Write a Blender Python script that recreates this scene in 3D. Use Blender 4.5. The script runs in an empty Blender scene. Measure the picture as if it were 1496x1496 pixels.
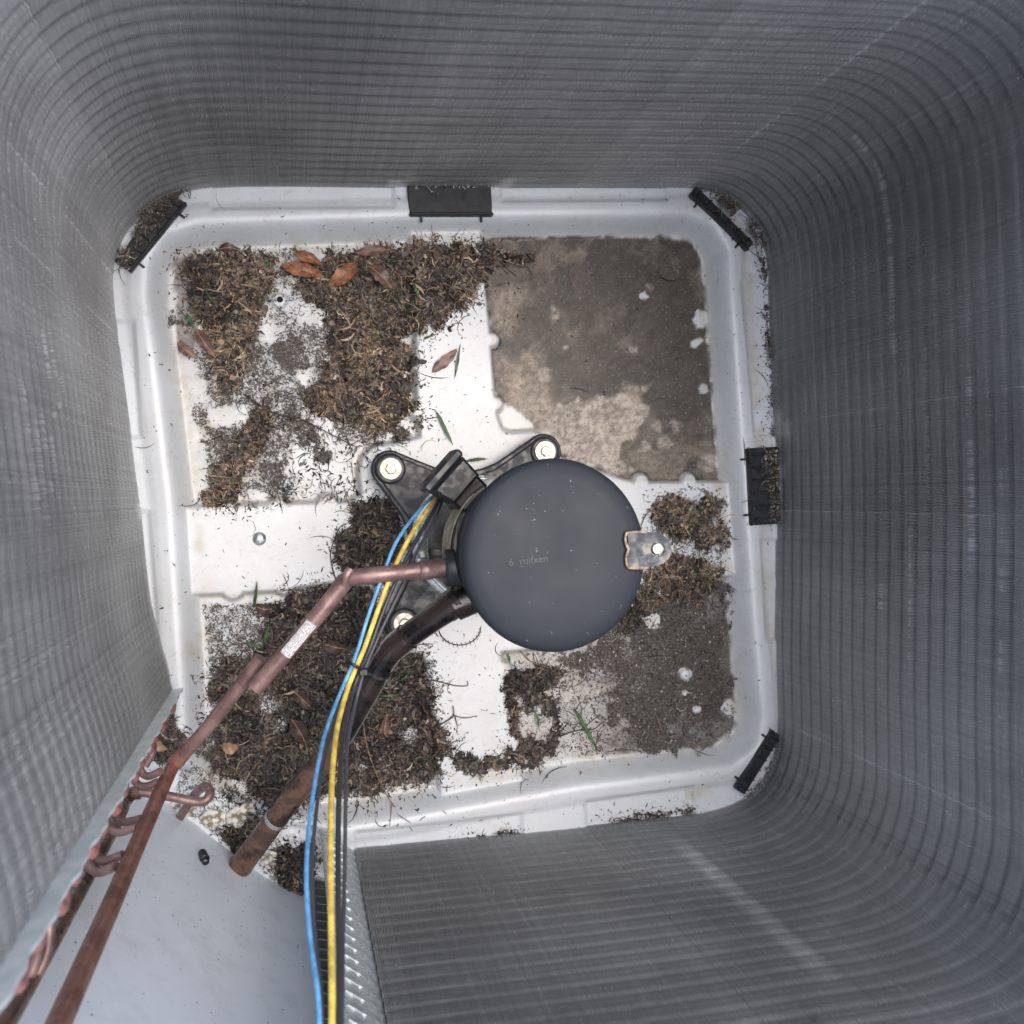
import bpy, math, random
import numpy as np
from mathutils import Vector, Matrix
random.seed(7); RNG = np.random.default_rng(11)
S = bpy.context.scene
COL = S.collection
R = math.radians
# ------------------------------------------------------------------ camera
F_PX = 1476.74
CR = np.array([[0.97360704, 0.08297549, -0.21261326],
               [-0.07842772, 0.9964758, 0.02975022],
               [0.2143325, -0.01229025, 0.97668343]])
CC = np.array([-0.20848161, 0.03252106, 1.14586482])
cd = bpy.data.cameras.new('camera'); cam = bpy.data.objects.new('camera', cd); COL.objects.link(cam)
M = Matrix([[*CR[0], CC[0]], [*CR[1], CC[1]], [*CR[2], CC[2]], [0, 0, 0, 1]])
cam.matrix_world = M
cd.sensor_width = 36; cd.lens = 36 * F_PX / 1496; cd.clip_start = 0.02; cd.clip_end = 200
cd.dof.use_dof = True; cd.dof.focus_distance = 1.0; cd.dof.aperture_fstop = 9.0
S.camera = cam
# ------------------------------------------------------------------ light: bright overcast
W = bpy.data.worlds.new('World'); S.world = W; W.use_nodes = True
wn = W.node_tree; bg = wn.nodes['Background']
sky = wn.nodes.new('ShaderNodeTexSky'); sky.sky_type = 'NISHITA'; sky.sun_disc = False
SUN_EL, SUN_AZ = 79, 65
sky.sun_elevation = R(SUN_EL); sky.sun_rotation = R(SUN_AZ); sky.dust_density = 5.0; sky.air_density = 1.0; sky.ozone_density = 1.0
wn.links.new(sky.outputs[0], bg.inputs[0]); bg.inputs[1].default_value = 0.15
ld = bpy.data.lights.new('sun', 'SUN'); ld.energy = 1.0; ld.angle = R(70); ld.color = (1, .99, .975)
sun = bpy.data.objects.new('sun', ld); COL.objects.link(sun)
sd = Vector((math.sin(R(SUN_AZ)) * math.cos(R(SUN_EL)), math.cos(R(SUN_AZ)) * math.cos(R(SUN_EL)), math.sin(R(SUN_EL))))
sun.rotation_euler = sd.to_track_quat('Z', 'Y').to_euler(); sun.location = (0, 0, 5)
S.view_settings.view_transform = 'Standard'; S.view_settings.look = 'None'
S.view_settings.exposure = 1.0; S.view_settings.gamma = 1
S.cycles.max_bounces = 8; S.cycles.diffuse_bounces = 5

# ------------------------------------------------------------------ helpers
def P(x, y, z):
    """point of the place at height z, from a position measured on the photograph"""
    d = CR @ np.array([(x - 748) / F_PX, -(y - 748) / F_PX, -1.0])
    return CC + d * ((z - CC[2]) / d[2])
def PA(pts, z):
    pts = np.asarray(pts, float)
    d = np.stack([(pts[:, 0] - 748) / F_PX, -(pts[:, 1] - 748) / F_PX, -np.ones(len(pts))], 1) @ CR.T
    return CC + d * ((z - CC[2]) / d[:, 2])[:, None]
def toPX(w):
    q = (w - CC) @ CR
    return np.stack([748 + F_PX * q[:, 0] / -q[:, 2], 748 - F_PX * q[:, 1] / -q[:, 2]], 1)

def vnoise(x, y, s, seed):
    r = np.random.default_rng(seed).random((257, 257))
    x = np.asarray(x) / s + 1000.3; y = np.asarray(y) / s + 1000.7
    xi = np.floor(x).astype(int); yi = np.floor(y).astype(int); fx = x - xi; fy = y - yi
    fx = fx * fx * (3 - 2 * fx); fy = fy * fy * (3 - 2 * fy)
    a = r[xi % 256, yi % 256]; b = r[(xi + 1) % 256, yi % 256]; c = r[xi % 256, (yi + 1) % 256]; d = r[(xi + 1) % 256, (yi + 1) % 256]
    return (a * (1 - fx) + b * fx) * (1 - fy) + (c * (1 - fx) + d * fx) * fy
def fbm(x, y, s, seed, o=4):
    t = 0; a = 1; n = 0
    for i in range(o):
        t = t + a * vnoise(x, y, s / 2 ** i, seed + i * 13); n += a; a *= .55
    return t / n
def sstep(a, b, x):
    t = np.clip((x - a) / (b - a), 0, 1); return t * t * (3 - 2 * t)
def sdf(poly, X, Y):
    poly = np.asarray(poly, float)[:, :2]; n = len(poly)
    d = np.full(X.shape, 1e9); ins = np.zeros(X.shape, bool)
    for i in range(n):
        ax, ay = poly[i]; bx, by = poly[(i + 1) % n]; ex, ey = bx - ax, by - ay
        t = np.clip(((X - ax) * ex + (Y - ay) * ey) / (ex * ex + ey * ey + 1e-18), 0, 1)
        d = np.minimum(d, (X - ax - t * ex) ** 2 + (Y - ay - t * ey) ** 2)
        if ay != by:
            c = ((ay > Y) != (by > Y)) & (X < (bx - ax) * (Y - ay) / (by - ay) + ax)
            ins ^= c
    d = np.sqrt(d); return np.where(ins, -d, d)

def link(o, parent=None, **kw):
    COL.objects.link(o)
    if parent is not None: o.parent = parent
    for k, v in kw.items():
        if v: o[k] = v
    return o
def fastmesh(name, V, Fq, mat, smooth=True, cols=None, fi=None):
    """V (n,3), Fq (m,k) all faces of the same corner count"""
    V = np.ascontiguousarray(V, np.float32).reshape(-1, 3); Fq = np.ascontiguousarray(Fq, np.int32)
    me = bpy.data.meshes.new(name); k = Fq.shape[1]
    me.vertices.add(len(V)); me.vertices.foreach_set('co', V.ravel())
    me.loops.add(Fq.size); me.loops.foreach_set('vertex_index', Fq.ravel())
    me.polygons.add(len(Fq)); me.polygons.foreach_set('loop_start', np.arange(0, Fq.size, k, dtype=np.int32))
    me.update(calc_edges=True)
    if smooth: me.polygons.foreach_set('use_smooth', np.ones(len(Fq), bool))
    if cols is not None:
        for nm, c in cols.items():
            at = me.attributes.new(nm, 'FLOAT_COLOR', 'POINT')
            c = np.concatenate([c, np.ones((len(c), 4 - c.shape[1]))], 1) if c.shape[1] < 4 else c
            at.data.foreach_set('color', np.ascontiguousarray(c, np.float32).ravel())
    me.materials.append(mat)
    return me
class MB:
    def __init__(s): s.v = []; s.f = []
    def add(s, v, f):
        o = len(s.v); s.v += [tuple(map(float, p)) for p in v]; s.f += [tuple(int(i) + o for i in q) for q in f]; return s
    def tube(s, path, r, n=12, cap=True, closed=False):
        path = [np.asarray(p, float) for p in path]; m = len(path)
        rr = r if hasattr(r, '__len__') else [r] * m
        T = [path[min(i + 1, m - 1)] - path[max(i - 1, 0)] for i in range(m)]; T = [t / (np.linalg.norm(t) + 1e-12) for t in T]
        u = np.cross(T[0], [0, 0, 1.0]);
        if np.linalg.norm(u) < .1: u = np.cross(T[0], [1.0, 0, 0])
        u /= np.linalg.norm(u); V = []
        for i in range(m):
            u = u - T[i] * np.dot(u, T[i]); u /= np.linalg.norm(u); w = np.cross(T[i], u)
            for k in range(n):
                a = 2 * math.pi * k / n; V.append(path[i] + rr[i] * (math.cos(a) * u + math.sin(a) * w))
        Fc = [(i * n + k, i * n + (k + 1) % n, (i + 1) * n + (k + 1) % n, (i + 1) * n + k) for i in range(m - 1) for k in range(n)]
        if cap: Fc += [tuple(range(n))[::-1], tuple((m - 1) * n + k for k in range(n))]
        return s.add(V, Fc)
    def lathe(s, prof, c=(0, 0), n=48, sx=1, sy=1):
        V = []; m = len(prof)
        for r, z in prof:
            for k in range(n):
                a = 2 * math.pi * k / n; V.append((c[0] + sx * r * math.cos(a), c[1] + sy * r * math.sin(a), z))
        Fc = [(i * n + k, i * n + (k + 1) % n, (i + 1) * n + (k + 1) % n, (i + 1) * n + k) for i in range(m - 1) for k in range(n)]
        if prof[-1][0] > 0: Fc.append(tuple((m - 1) * n + k for k in range(n)))
        return s.add(V, Fc)
    def prism(s, poly, z0, z1, bev=0.0):
        """poly (xy) extruded z0..z1 with a small chamfer at the top"""
        poly = np.asarray(poly, float)[:, :2]; n = len(poly)
        ar = .5 * sum(poly[i][0] * poly[(i + 1) % n][1] - poly[(i + 1) % n][0] * poly[i][1] for i in range(n))
        if ar < 0: poly = poly[::-1]
        rings = [(poly, z0), (poly, z1 - bev)]
        if bev > 0:
            e = np.roll(poly, -1, 0) - poly; e /= np.linalg.norm(e, axis=1)[:, None] + 1e-12
            nn = np.stack([-e[:, 1], e[:, 0]], 1); nv = nn + np.roll(nn, 1, 0)
            nv /= np.maximum((nv * nn).sum(1), .3)[:, None]
            rings.append((poly + nv * bev, z1))
        V = [(p[0], p[1], z) for ring, z in rings for p in ring]; m = len(rings)
        Fc = [(i * n + k, i * n + (k + 1) % n, (i + 1) * n + (k + 1) % n, (i + 1) * n + k) for i in range(m - 1) for k in range(n)]
        Fc += [tuple((m - 1) * n + k for k in range(n)), tuple(range(n))[::-1]]
        return s.add(V, Fc)
    def box(s, c, sz, ax=None, bev=0.0):
        ax = np.eye(3) if ax is None else np.asarray(ax); h = np.asarray(sz) / 2; c = np.asarray(c)
        b = min(bev, h.min() * .9); V = []; 
        if b <= 0:
            V = [c + ax.T @ (h * np.array(q)) for q in ((-1,-1,-1),(1,-1,-1),(1,1,-1),(-1,1,-1),(-1,-1,1),(1,-1,1),(1,1,1),(-1,1,1))]
            return s.add(V, [(3,2,1,0),(4,5,6,7),(0,1,5,4),(1,2,6,5),(2,3,7,6),(3,0,4,7)])
        import itertools
        idx = {}
        for q in itertools.product((-1, 1), repeat=3):
            for a in range(3):
                p = h * np.array(q, float)
                for k in range(3):
                    if k != a: p[k] -= b * q[k]
                idx[(q, a)] = len(V); V.append(c + ax.T @ p)
        Fc = []
        for a in range(3):
            b1, b2 = (a + 1) % 3, (a + 2) % 3
            for sg in (-1, 1):
                q = []
                for s1, s2 in ((-1, -1), (1, -1), (1, 1), (-1, 1)):
                    t = [0, 0, 0]; t[a] = sg; t[b1] = s1; t[b2] = s2; q.append(idx[(tuple(t), a)])
                Fc.append(q if sg > 0 else q[::-1])
        for a in range(3):
            b1, b2 = (a + 1) % 3, (a + 2) % 3
            for s1 in (-1, 1):
                for s2 in (-1, 1):
                    t0 = [0, 0, 0]; t1 = [0, 0, 0]; t0[a] = -1; t1[a] = 1
                    for t in (t0, t1): t[b1] = s1; t[b2] = s2
                    t0, t1 = tuple(t0), tuple(t1)
                    q = [idx[(t0, b1)], idx[(t1, b1)], idx[(t1, b2)], idx[(t0, b2)]]
                    Fc.append(q if s1 * s2 < 0 else q[::-1])
        for q in itertools.product((-1, 1), repeat=3):
            t = [idx[(q, 0)], idx[(q, 1)], idx[(q, 2)]]
            Fc.append(t if q[0] * q[1] * q[2] > 0 else t[::-1])
        return s.add(V, Fc)
    def build(s, name, mat, parent=None, base=(0, 0, 0), smooth=40, **kw):
        me = bpy.data.meshes.new(name); b = np.asarray(base)
        me.from_pydata([tuple(np.asarray(p) - b) for p in s.v], [], s.f); me.materials.append(mat)
        if smooth:
            me.polygons.foreach_set('use_smooth', [True] * len(me.polygons)); me.set_sharp_from_angle(angle=R(smooth))
        o = bpy.data.objects.new(name, me); link(o, parent, **kw)
        if parent is None: o.location = tuple(b)
        return o
def thing(name, label, cat, base=(0, 0, 0), group=None):
    o = bpy.data.objects.new(name, None); o.location = tuple(map(float, base)); o.empty_display_size = .03
    link(o, None, label=label, category=cat, group=group); return o
def spline(pts, n=8):
    """Catmull-Rom through points"""
    p = [np.asarray(q, float) for q in pts]; p = [2 * p[0] - p[1]] + p + [2 * p[-1] - p[-2]]; out = []
    for i in range(1, len(p) - 2):
        for k in range(n):
            t = k / n
            out.append(.5 * (2 * p[i] + (p[i + 1] - p[i - 1]) * t + (2 * p[i - 1] - 5 * p[i] + 4 * p[i + 1] - p[i + 2]) * t * t + (3 * p[i] - p[i - 1] - 3 * p[i + 1] + p[i + 2]) * t ** 3))
    out.append(p[-2]); return out
def PP(pts):  # list of (x,y,z)
    return [P(*q) for q in pts]

# ------------------------------------------------------------------ materials
def mat(name, col=(.5, .5, .5), rough=.5, metal=0.0, spec=.5, build=None, coat=0):
    m = bpy.data.materials.new(name); m.use_nodes = True; nt = m.node_tree; b = nt.nodes['Principled BSDF']
    b.inputs['Base Color'].default_value = (*col, 1); b.inputs['Roughness'].default_value = rough; b.inputs['Metallic'].default_value = metal
    b.inputs['Specular IOR Level'].default_value = spec; b.inputs['Coat Weight'].default_value = coat
    if build: build(nt, b)
    return m
class G:  # tiny node helper
    def __init__(s, nt): s.nt = nt; s.tc = nt.nodes.new('ShaderNodeTexCoord')
    def n(s, t, **kw):
        nd = s.nt.nodes.new(t)
        for k, v in kw.items(): setattr(nd, k, v)
        return nd
    def l(s, a, b): s.nt.links.new(a, b)
    def noise(s, scale, detail=3, rough=.5, vec=None, dist=0):
        nd = s.n('ShaderNodeTexNoise'); nd.inputs['Scale'].default_value = scale; nd.inputs['Detail'].default_value = detail
        nd.inputs['Roughness'].default_value = rough; nd.inputs['Distortion'].default_value = dist
        s.l(vec or s.tc.outputs['Object'], nd.inputs['Vector']); return nd.outputs[0]
    def ramp(s, inp, stops):
        nd = s.n('ShaderNodeValToRGB'); e = nd.color_ramp.elements
        while len(e) < len(stops): e.new(.5)
        for i, (p, c) in enumerate(stops):
            e[i].position = p; e[i].color = (*c, 1) if hasattr(c, '__len__') else (c, c, c, 1)
        s.l(inp, nd.inputs[0]); return nd.outputs[0]
    def mix(s, fac, a, b, mode='MIX'):
        nd = s.n('ShaderNodeMix'); nd.data_type = 'RGBA'; nd.blend_type = mode
        for i, v in ((0, fac), (6, a), (7, b)):
            if hasattr(v, 'is_output'): s.l(v, nd.inputs[i])
            else: nd.inputs[i].default_value = v if i == 0 else (*v, 1)
        return nd.outputs[2]
    def math(s, op, a, b=0.0):
        nd = s.n('ShaderNodeMath'); nd.operation = op
        for i, v in ((0, a), (1, b)):
            if hasattr(v, 'is_output'): s.l(v, nd.inputs[i])
            else: nd.inputs[i].default_value = v
        return nd.outputs[0]
    def bump(s, h, strength, dist, b):
        nd = s.n('ShaderNodeBump'); nd.inputs['Strength'].default_value = strength; nd.inputs['Distance'].default_value = dist
        s.l(h, nd.inputs['Height']); s.l(nd.outputs[0], b.inputs['Normal'])
def b_pan(nt, b):
    g = G(nt); A = g.n('ShaderNodeAttribute', attribute_name='dirt'); B = g.n('ShaderNodeAttribute', attribute_name='mudcol')
    sp = g.n('ShaderNodeSeparateColor'); g.l(A.outputs['Color'], sp.inputs[0])
    silt, grime, mud = sp.outputs[0], sp.outputs[1], sp.outputs[2]
    base = g.ramp(g.noise(9, 3), [(.3, (.57, .62, .67)), (.7, (.635, .68, .725))])
    base = g.mix(g.math('MULTIPLY', grime, g.ramp(g.noise(60, 5, .65), [(.3, 0.15), (.65, 1.0)])), base, (.42, .37, .26))
    film = g.ramp(g.noise(14, 6, .7), [(.42, 0.0), (.68, .38)]); base = g.mix(film, base, (.50, .50, .49))
    drip = g.ramp(g.noise(75, 5, .75, dist=1.5), [(.56, 0.0), (.70, .5)]); base = g.mix(drip, base, (.36, .33, .28))
    # fine specks of silt, dense where the mask is high
    n1 = g.noise(430, 5, .85); n2 = g.noise(90, 7, .85)
    nn = g.math('ADD', g.math('MULTIPLY', n1, .58), g.math('MULTIPLY', n2, .42))
    th = g.math('SUBTRACT', .70, g.math('MULTIPLY', silt, .42))
    f = g.math('SUBTRACT', nn, th); f = g.math('MULTIPLY', f, 28); f = g.n('ShaderNodeClamp').inputs[0].node if False else f
    cl = g.n('ShaderNodeClamp'); g.l(f, cl.inputs[0]); f = cl.outputs[0]
    siltc = g.ramp(g.noise(330, 5, .8), [(.35, (.018, .016, .015)), (.52, (.062, .053, .047)), (.70, (.20, .18, .16))])
    col = g.mix(f, base, siltc)
    # standing mud
    mc = g.mix(g.math('ADD', g.math('MULTIPLY', g.ramp(g.noise(150, 6, .8), [(.45, 0.0), (.56, 1.0)]), .55), g.math('MULTIPLY', g.ramp(g.noise(38, 5, .7), [(.43, 0.0), (.57, 1.0)]), .45)), g.mix(1.0, B.outputs['Color'], (.50, .485, .47), 'MULTIPLY'), g.mix(1.0, B.outputs['Color'], (1.35, 1.32, 1.28), 'MULTIPLY'))
    spk = g.ramp(g.noise(420, 4, .8), [(.585, 0.0), (.62, .8)])
    mc = g.mix(spk, mc, (.03, .026, .02))
    spk2 = g.ramp(g.noise(330, 3, .7), [(.63, 0.0), (.67, .6)])
    mc = g.mix(spk2, mc, (.45, .40, .33))
    col = g.mix(mud, base, mc)
    col = g.mix(f, col, siltc)
    wsp = g.ramp(g.noise(240, 3, .8), [(.63, 0.0), (.68, .9)]); col = g.mix(g.math('MULTIPLY', wsp, g.math('MULTIPLY', silt, .9)), col, (.62, .62, .60))
    g.l(col, b.inputs['Base Color'])
    r = g.ramp(mud, [(0, .34), (1, .48)]); r2 = g.mix(f, r, (.75, .75, .75)); g.l(r2, b.inputs['Roughness'])
    g.bump(g.math('ADD', g.math('MULTIPLY', f, .6), g.math('MULTIPLY', g.noise(300, 4), .4)), .35, .0008, b)
def b_attr(rough_lo=.5):
    def f(nt, b):
        g = G(nt); A = g.n('ShaderNodeAttribute', attribute_name='tint')
        c = g.mix(g.ramp(g.noise(700, 3, .6), [(.3, 0.0), (.7, 1.0)]), g.mix(1.0, A.outputs['Color'], (.6, .58, .56), 'MULTIPLY'), g.mix(1.0, A.outputs['Color'], (1.25, 1.2, 1.15), 'MULTIPLY'))
        g.l(c, b.inputs['Base Color'])
    return f
def b_mottle(c1, c2, scale=60, rough=(.3, .6), bump=.1, detail=5, c3=None, stretch=None):
    def f(nt, b):
        g = G(nt); vec = None
        n = g.noise(scale, detail, .6, vec)
        st = [(.42, c1), (.60, c2)]
        if c3: st = [(.42, c1), (.52, c2), (.61, c3)]
        g.l(g.ramp(n, st), b.inputs['Base Color'])
        g.l(g.ramp(g.noise(scale * 2.3, 4, .6), [(.42, rough[0]), (.58, rough[1])]), b.inputs['Roughness'])
        if bump: g.bump(g.noise(scale * 6, 3), bump, .0005, b)
    return f
def b_fin(nt, b):  # dusty aluminium
    g = G(nt)
    A = g.n('ShaderNodeAttribute', attribute_name='tint')
    n = g.noise(5, 4, .6)
    c = g.ramp(n, [(.42, (.405, .42, .43)), (.58, (.51, .53, .54))])
    dust = g.ramp(g.noise(300, 3, .7), [(.635, 0.0), (.665, 1.0)])
    c = g.mix(dust, c, (.85, .85, .82))
    c = g.mix(1.0, c, A.outputs['Color'], 'MULTIPLY')
    g.l(c, b.inputs['Base Color'])
FIN = mat('fin aluminium', rough=.5, metal=.15, build=b_fin)
PAN = mat('white coated pan steel', rough=.35, build=b_pan)
LIT = mat('dead plant litter', rough=.5, spec=.5, build=b_attr())
COP = mat('oxidised copper', rough=.4, metal=.35, build=b_mottle((.17, .105, .10), (.29, .19, .175), 45, (.32, .5), .08))
COPR = mat('reddish copper header', rough=.4, metal=.3, build=b_mottle((.17, .075, .055), (.27, .13, .10), 30, (.35, .55), .1, c3=(.22, .10, .07)))
COPP = mat('bright pink copper bend', rough=.55, metal=.15, build=b_mottle((.30, .125, .115), (.44, .21, .19), 60, (.3, .5), .05))
SUC = mat('dark brazed suction pipe', rough=.3, metal=.4, build=b_mottle((.010, .009, .010), (.045, .032, .032), 30, (.08, .34), .3, c3=(.05, .036, .032)), coat=.7)
SUCB = mat('brown suction pipe', rough=.35, metal=.4, build=b_mottle((.055, .036, .028), (.20, .115, .075), 26, (.25, .5), .2, c3=(.10, .07, .055)))
BLK = mat('black plastic', rough=.42, build=b_mottle((.007, .009, .012), (.018, .021, .028), 70, (.32, .55), .1))
BLKD = mat('dusty black foot rubber', rough=.5, build=b_mottle((.014, .017, .022), (.036, .042, .052), 34, (.35, .6), .15, c3=(.020, .024, .031)))
def b_dome(nt, b):
    g = G(nt)
    c = g.ramp(g.noise(7, 3), [(.3, (.019, .024, .033)), (.7, (.028, .034, .044))])
    sp = g.ramp(g.noise(330, 2, .5), [(.745, 0.0), (.775, 1.0)]); c = g.mix(sp, c, (.35, .37, .38))
    wv = g.noise(95, 2, .5, dist=2.5); sp = g.ramp(wv, [(.735, 0.0), (.765, .30)]); c = g.mix(sp, c, (.25, .27, .28))
    g.l(c, b.inputs['Base Color']); g.l(g.ramp(g.noise(25, 4), [(.3, .50), (.7, .64)]), b.inputs['Roughness']); g.bump(g.noise(900, 2), .12, .0003, b)
DOME = mat('matte slate compressor cap', rough=.45, spec=.3, build=b_dome)
SHELL = mat('glossy black compressor shell', (.012, .013, .015), .18)
STEEL = mat('galvanised steel', rough=.38, metal=.6, build=b_mottle((.30, .34, .36), (.52, .57, .60), 55, (.25, .5), .15, c3=(.38, .43, .46)))
STEELD = mat('dull grey tube sheet', rough=.5, metal=.3, build=b_mottle((.075, .09, .095), (.13, .15, .155), 60, (.4, .6), .1))
PLATE = mat('pale end plate', rough=.45, metal=.25, build=b_mottle((.60, .68, .70), (.74, .80, .82), 50, (.4, .6), .12))
ZINC = mat('cream zinc washer', rough=.4, metal=.3, build=b_mottle((.46, .44, .36), (.62, .61, .54), 160, (.3, .5), .1))
BOLT = mat('bolt head', rough=.35, metal=.5, build=b_mottle((.45, .42, .33), (.72, .70, .62), 200, (.3, .5), .1))
COLLAR = mat('aluminium fin collar', rough=.5, metal=.1, build=b_mottle((.34, .34, .33), (.55, .55, .54), 60, (.4, .6), .1))
LABEL = mat('grey printed band', rough=.5, build=b_mottle((.10, .11, .115), (.33, .35, .36), 420, (.4, .6), 0))
STK = mat('white paper sticker', rough=.6, build=b_mottle((.25, .25, .27), (.66, .67, .69), 900, (.5, .7), 0))
TAN = mat('yellowed shell label', rough=.5, build=b_mottle((.25, .20, .11), (.50, .48, .43), 130, (.4, .6), 0))
BLUE = mat('blue wire insulation', rough=.45, build=b_mottle((.08, .26, .50), (.13, .38, .70), 120, (.4, .6), .1))
YEL = mat('yellow wire insulation', rough=.45, build=b_mottle((.52, .38, .07), (.78, .60, .12), 120, (.4, .6), .1))
WBLK = mat('black wire insulation', (.035, .038, .048), .42)
WGRY = mat('dark grey wire insulation', (.065, .07, .085), .42)
def b_panel(nt, b):
    g = G(nt); c = g.ramp(g.noise(4, 3), [(.3, (.74, .83, .93)), (.7, (.79, .87, .95))])
    c = g.mix(g.ramp(g.noise(230, 2, .5), [(.715, 0.0), (.735, .9)]), c, (.03, .03, .03)); c = g.mix(g.ramp(g.noise(22, 6, .7), [(.50, 0.0), (.64, .22)]), c, (.50, .52, .54))
    g.l(c, b.inputs['Base Color'])
PANEL = mat('pale blue white painted steel', rough=.38, build=b_panel)
CAB = mat('cabinet louvre paint', (.20, .205, .21), .6)
GROUND = mat('concrete pad', rough=.9, build=b_mottle((.22, .21, .19), (.36, .34, .31), 12, (.8, .95), .2))
STONE = mat('chalky white lump', rough=.8, build=b_mottle((.20, .18, .13), (.62, .61, .57), 150, (.7, .9), .6, c3=(.70, .70, .68)))
WELD = mat('rusty weld bead', rough=.5, metal=.3, build=b_mottle((.25, .15, .10), (.48, .38, .30), 200, (.4, .6), .3))
MARK = mat('faint chalk writing', (.095, .10, .10), .8)

# ------------------------------------------------------------------ base pan (height field)
ZF = -.032; ZI = -.019
FLOOR = PA([(247, 440), (249, 402), (264, 375), (300, 364), (450, 358), (600, 353), (850, 349), (985, 346), (1012, 356), (1026, 380), (1029, 440), (1048, 697), (1062, 900),
            (1075, 1040), (1070, 1070), (1045, 1088), (1000, 1094), (829, 1114), (644, 1147), (560, 1162), (480, 1172), (420, 1176), (350, 1160), (314, 1141), (303, 1105), (300, 1000), (284, 733), (262, 550)], ZF)
ISL = PA([(598, 318), (608, 430), (610, 500), (611, 580), (616, 640), (580, 648), (548, 653), (532, 668), (526, 690), (530, 722), (512, 735), (400, 738), (236, 744), (244, 870), (400, 862), (500, 848), (560, 860),
          (566, 900), (572, 940), (600, 952), (620, 955), (631, 1030), (640, 1110), (648, 1190), (772, 1176), (752, 1080), (737, 1010), (731, 952), (800, 945), (880, 905), (925, 870), (970, 845), (1112, 838), (1100, 705), (930, 707), (905, 700),
          (820, 672), (806, 644), (780, 631), (747, 634), (733, 628), (726, 610), (722, 583), (716, 510), (714, 480), (708, 423), (700, 318)], ZI)
NUBS = [(719, 496, 9), (725, 590, 9), (938, 705, 11), (1008, 703, 10), (330, 744, 12), (405, 742, 12), (479, 739, 14), (340, 860, 14), (416, 855, 12), (611, 600, 10), (735, 978, 10), (748, 1086, 10), (611, 530, 9), (628, 1050, 9)]
PADS = [[(150, 470), (195, 470), (204, 638), (150, 640)], [(180, 748), (216, 748), (234, 985), (200, 990)], [(312, 262), (312, 305), (575, 303), (575, 262)], [(733, 260), (733, 294), (974, 292), (974, 260)],
        [(1083, 412), (1150, 412), (1150, 636), (1103, 636)], [(1112, 790), (1150, 790), (1150, 935), (1119, 935)], [(857, 1172), (1012, 1149), (1020, 1210), (860, 1225)], [(520, 1215), (762, 1190), (765, 1240), (520, 1260)]]
CORNER = PA([(300, 1130), (262, 1120), (225, 1130), (190, 1180), (440, 1350), (520, 1300), (480, 1215), (420, 1200), (370, 1200)], -.01)
def pan_height(X, Y):
    dF = sdf(FLOOR, X, Y)
    up = sstep(-.001, .0205, dF)
    h = ZF * (1 - up) + .0025 * np.exp(-((dF - .026) / .008) ** 2)
    h = h - .004 * sstep(.034, .046, dF)
    dI = sdf(ISL, X, Y)
    for px, py, r in NUBS:
        c = P(px, py, ZI); dI = np.minimum(dI, np.hypot(X - c[0], Y - c[1]) - r * .00078)
    up = 1 - sstep(-.001, .0055, dI); hi_ = ZF + (ZI - ZF) * up; k_ = .003; q_ = np.clip(.5 + .5 * (hi_ - h) / k_, 0, 1); h = h * (1 - q_) + hi_ * q_ + k_ * q_ * (1 - q_) * (up > .01)
    for pd in PADS:
        d = sdf(PA(pd, -.002), X, Y); h = h - .0042 * (1 - sstep(-.003, .004, d))
    d = sdf(CORNER, X, Y); k = 1 - sstep(-.008, .012, d)
    h = h * (1 - k) + k * (-.016 + .012 * (fbm(X, Y, .03, 50) - .5))
    # stamped domes / screw bosses
    for px, py, r, a in ((408, 440, .0105, .005), (1000, 985, .008, .004), (1018, 1036, .008, .003)):
        c = P(px, py, ZF); q = np.hypot(X - c[0], Y - c[1]); h = h + a * (1 - sstep(r * .55, r, q))
    return h
nx = 570
gx = np.linspace(-.46, .46, nx); X, Y = np.meshgrid(gx, gx, indexing='ij')
H = pan_height(X, Y)
H -= .0035 * ((np.abs(X) / .4) ** 6).clip(0, 1) * 0
V = np.stack([X, Y, H], -1).reshape(-1, 3)
px = toPX(V); PXx = px[:, 0]; PXy = px[:, 1]
def blob(x, y, r, soft=.5):
    q = np.hypot(PXx - x, PXy - y) / r + (fbm(PXx, PXy, 9 + r * .3, int(x)) - .5) * 1.7
    return 1 - sstep(1 - soft, 1, q)
def pmask(poly, soft, ns=20, amp=30, seed=1):
    d = sdf(poly, PXx, PXy) + (fbm(PXx, PXy, ns, seed) - .5) * amp
    return 1 - sstep(-soft, soft * .2, d)
flr = (1 - sstep(ZF + .001, ZF + .005, V[:, 2])) * (sdf(FLOOR, V[:, 0], V[:, 1]) < .004)
TLp = [(250, 360), (620, 350), (612, 640), (520, 730), (300, 745), (262, 560)]
BRp = [(760, 960), (860, 930), (930, 880), (945, 850), (1060, 845), (1078, 1060), (1040, 1090), (930, 1100), (900, 1040), (870, 1010)]
n0 = fbm(PXx, PXy, 60, 3); n1_ = fbm(PXx, PXy, 25, 21)
silt = np.zeros(len(V))
silt = np.maximum(silt, pmask(TLp, 30, 40, 50) * (.35 + .65 * sstep(.38, .6, n0)) * .56)
silt = np.maximum(silt, pmask(BRp, 22, 30, 110, 5) * (.50 + .35 * n1_))
silt = np.maximum(silt, pmask([(730, 940), (880, 920), (1060, 860), (1078, 1090), (760, 1115)], 10, 30, 20, 6) * .42)
silt = np.maximum(silt, pmask([(290, 880), (420, 870), (640, 960), (640, 1150), (400, 1165), (310, 1130)], 10, 30, 20, 7) * .55)
silt = np.maximum(silt, pmask([(255, 1110), (300, 1120), (420, 1200), (440, 1320), (300, 1220), (240, 1170)], 10, 25, 30, 8) * .55)
silt = np.maximum(silt, pmask([(940, 720), (1060, 720), (1068, 870), (930, 880)], 10, 25, 40, 9) * .55)
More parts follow.
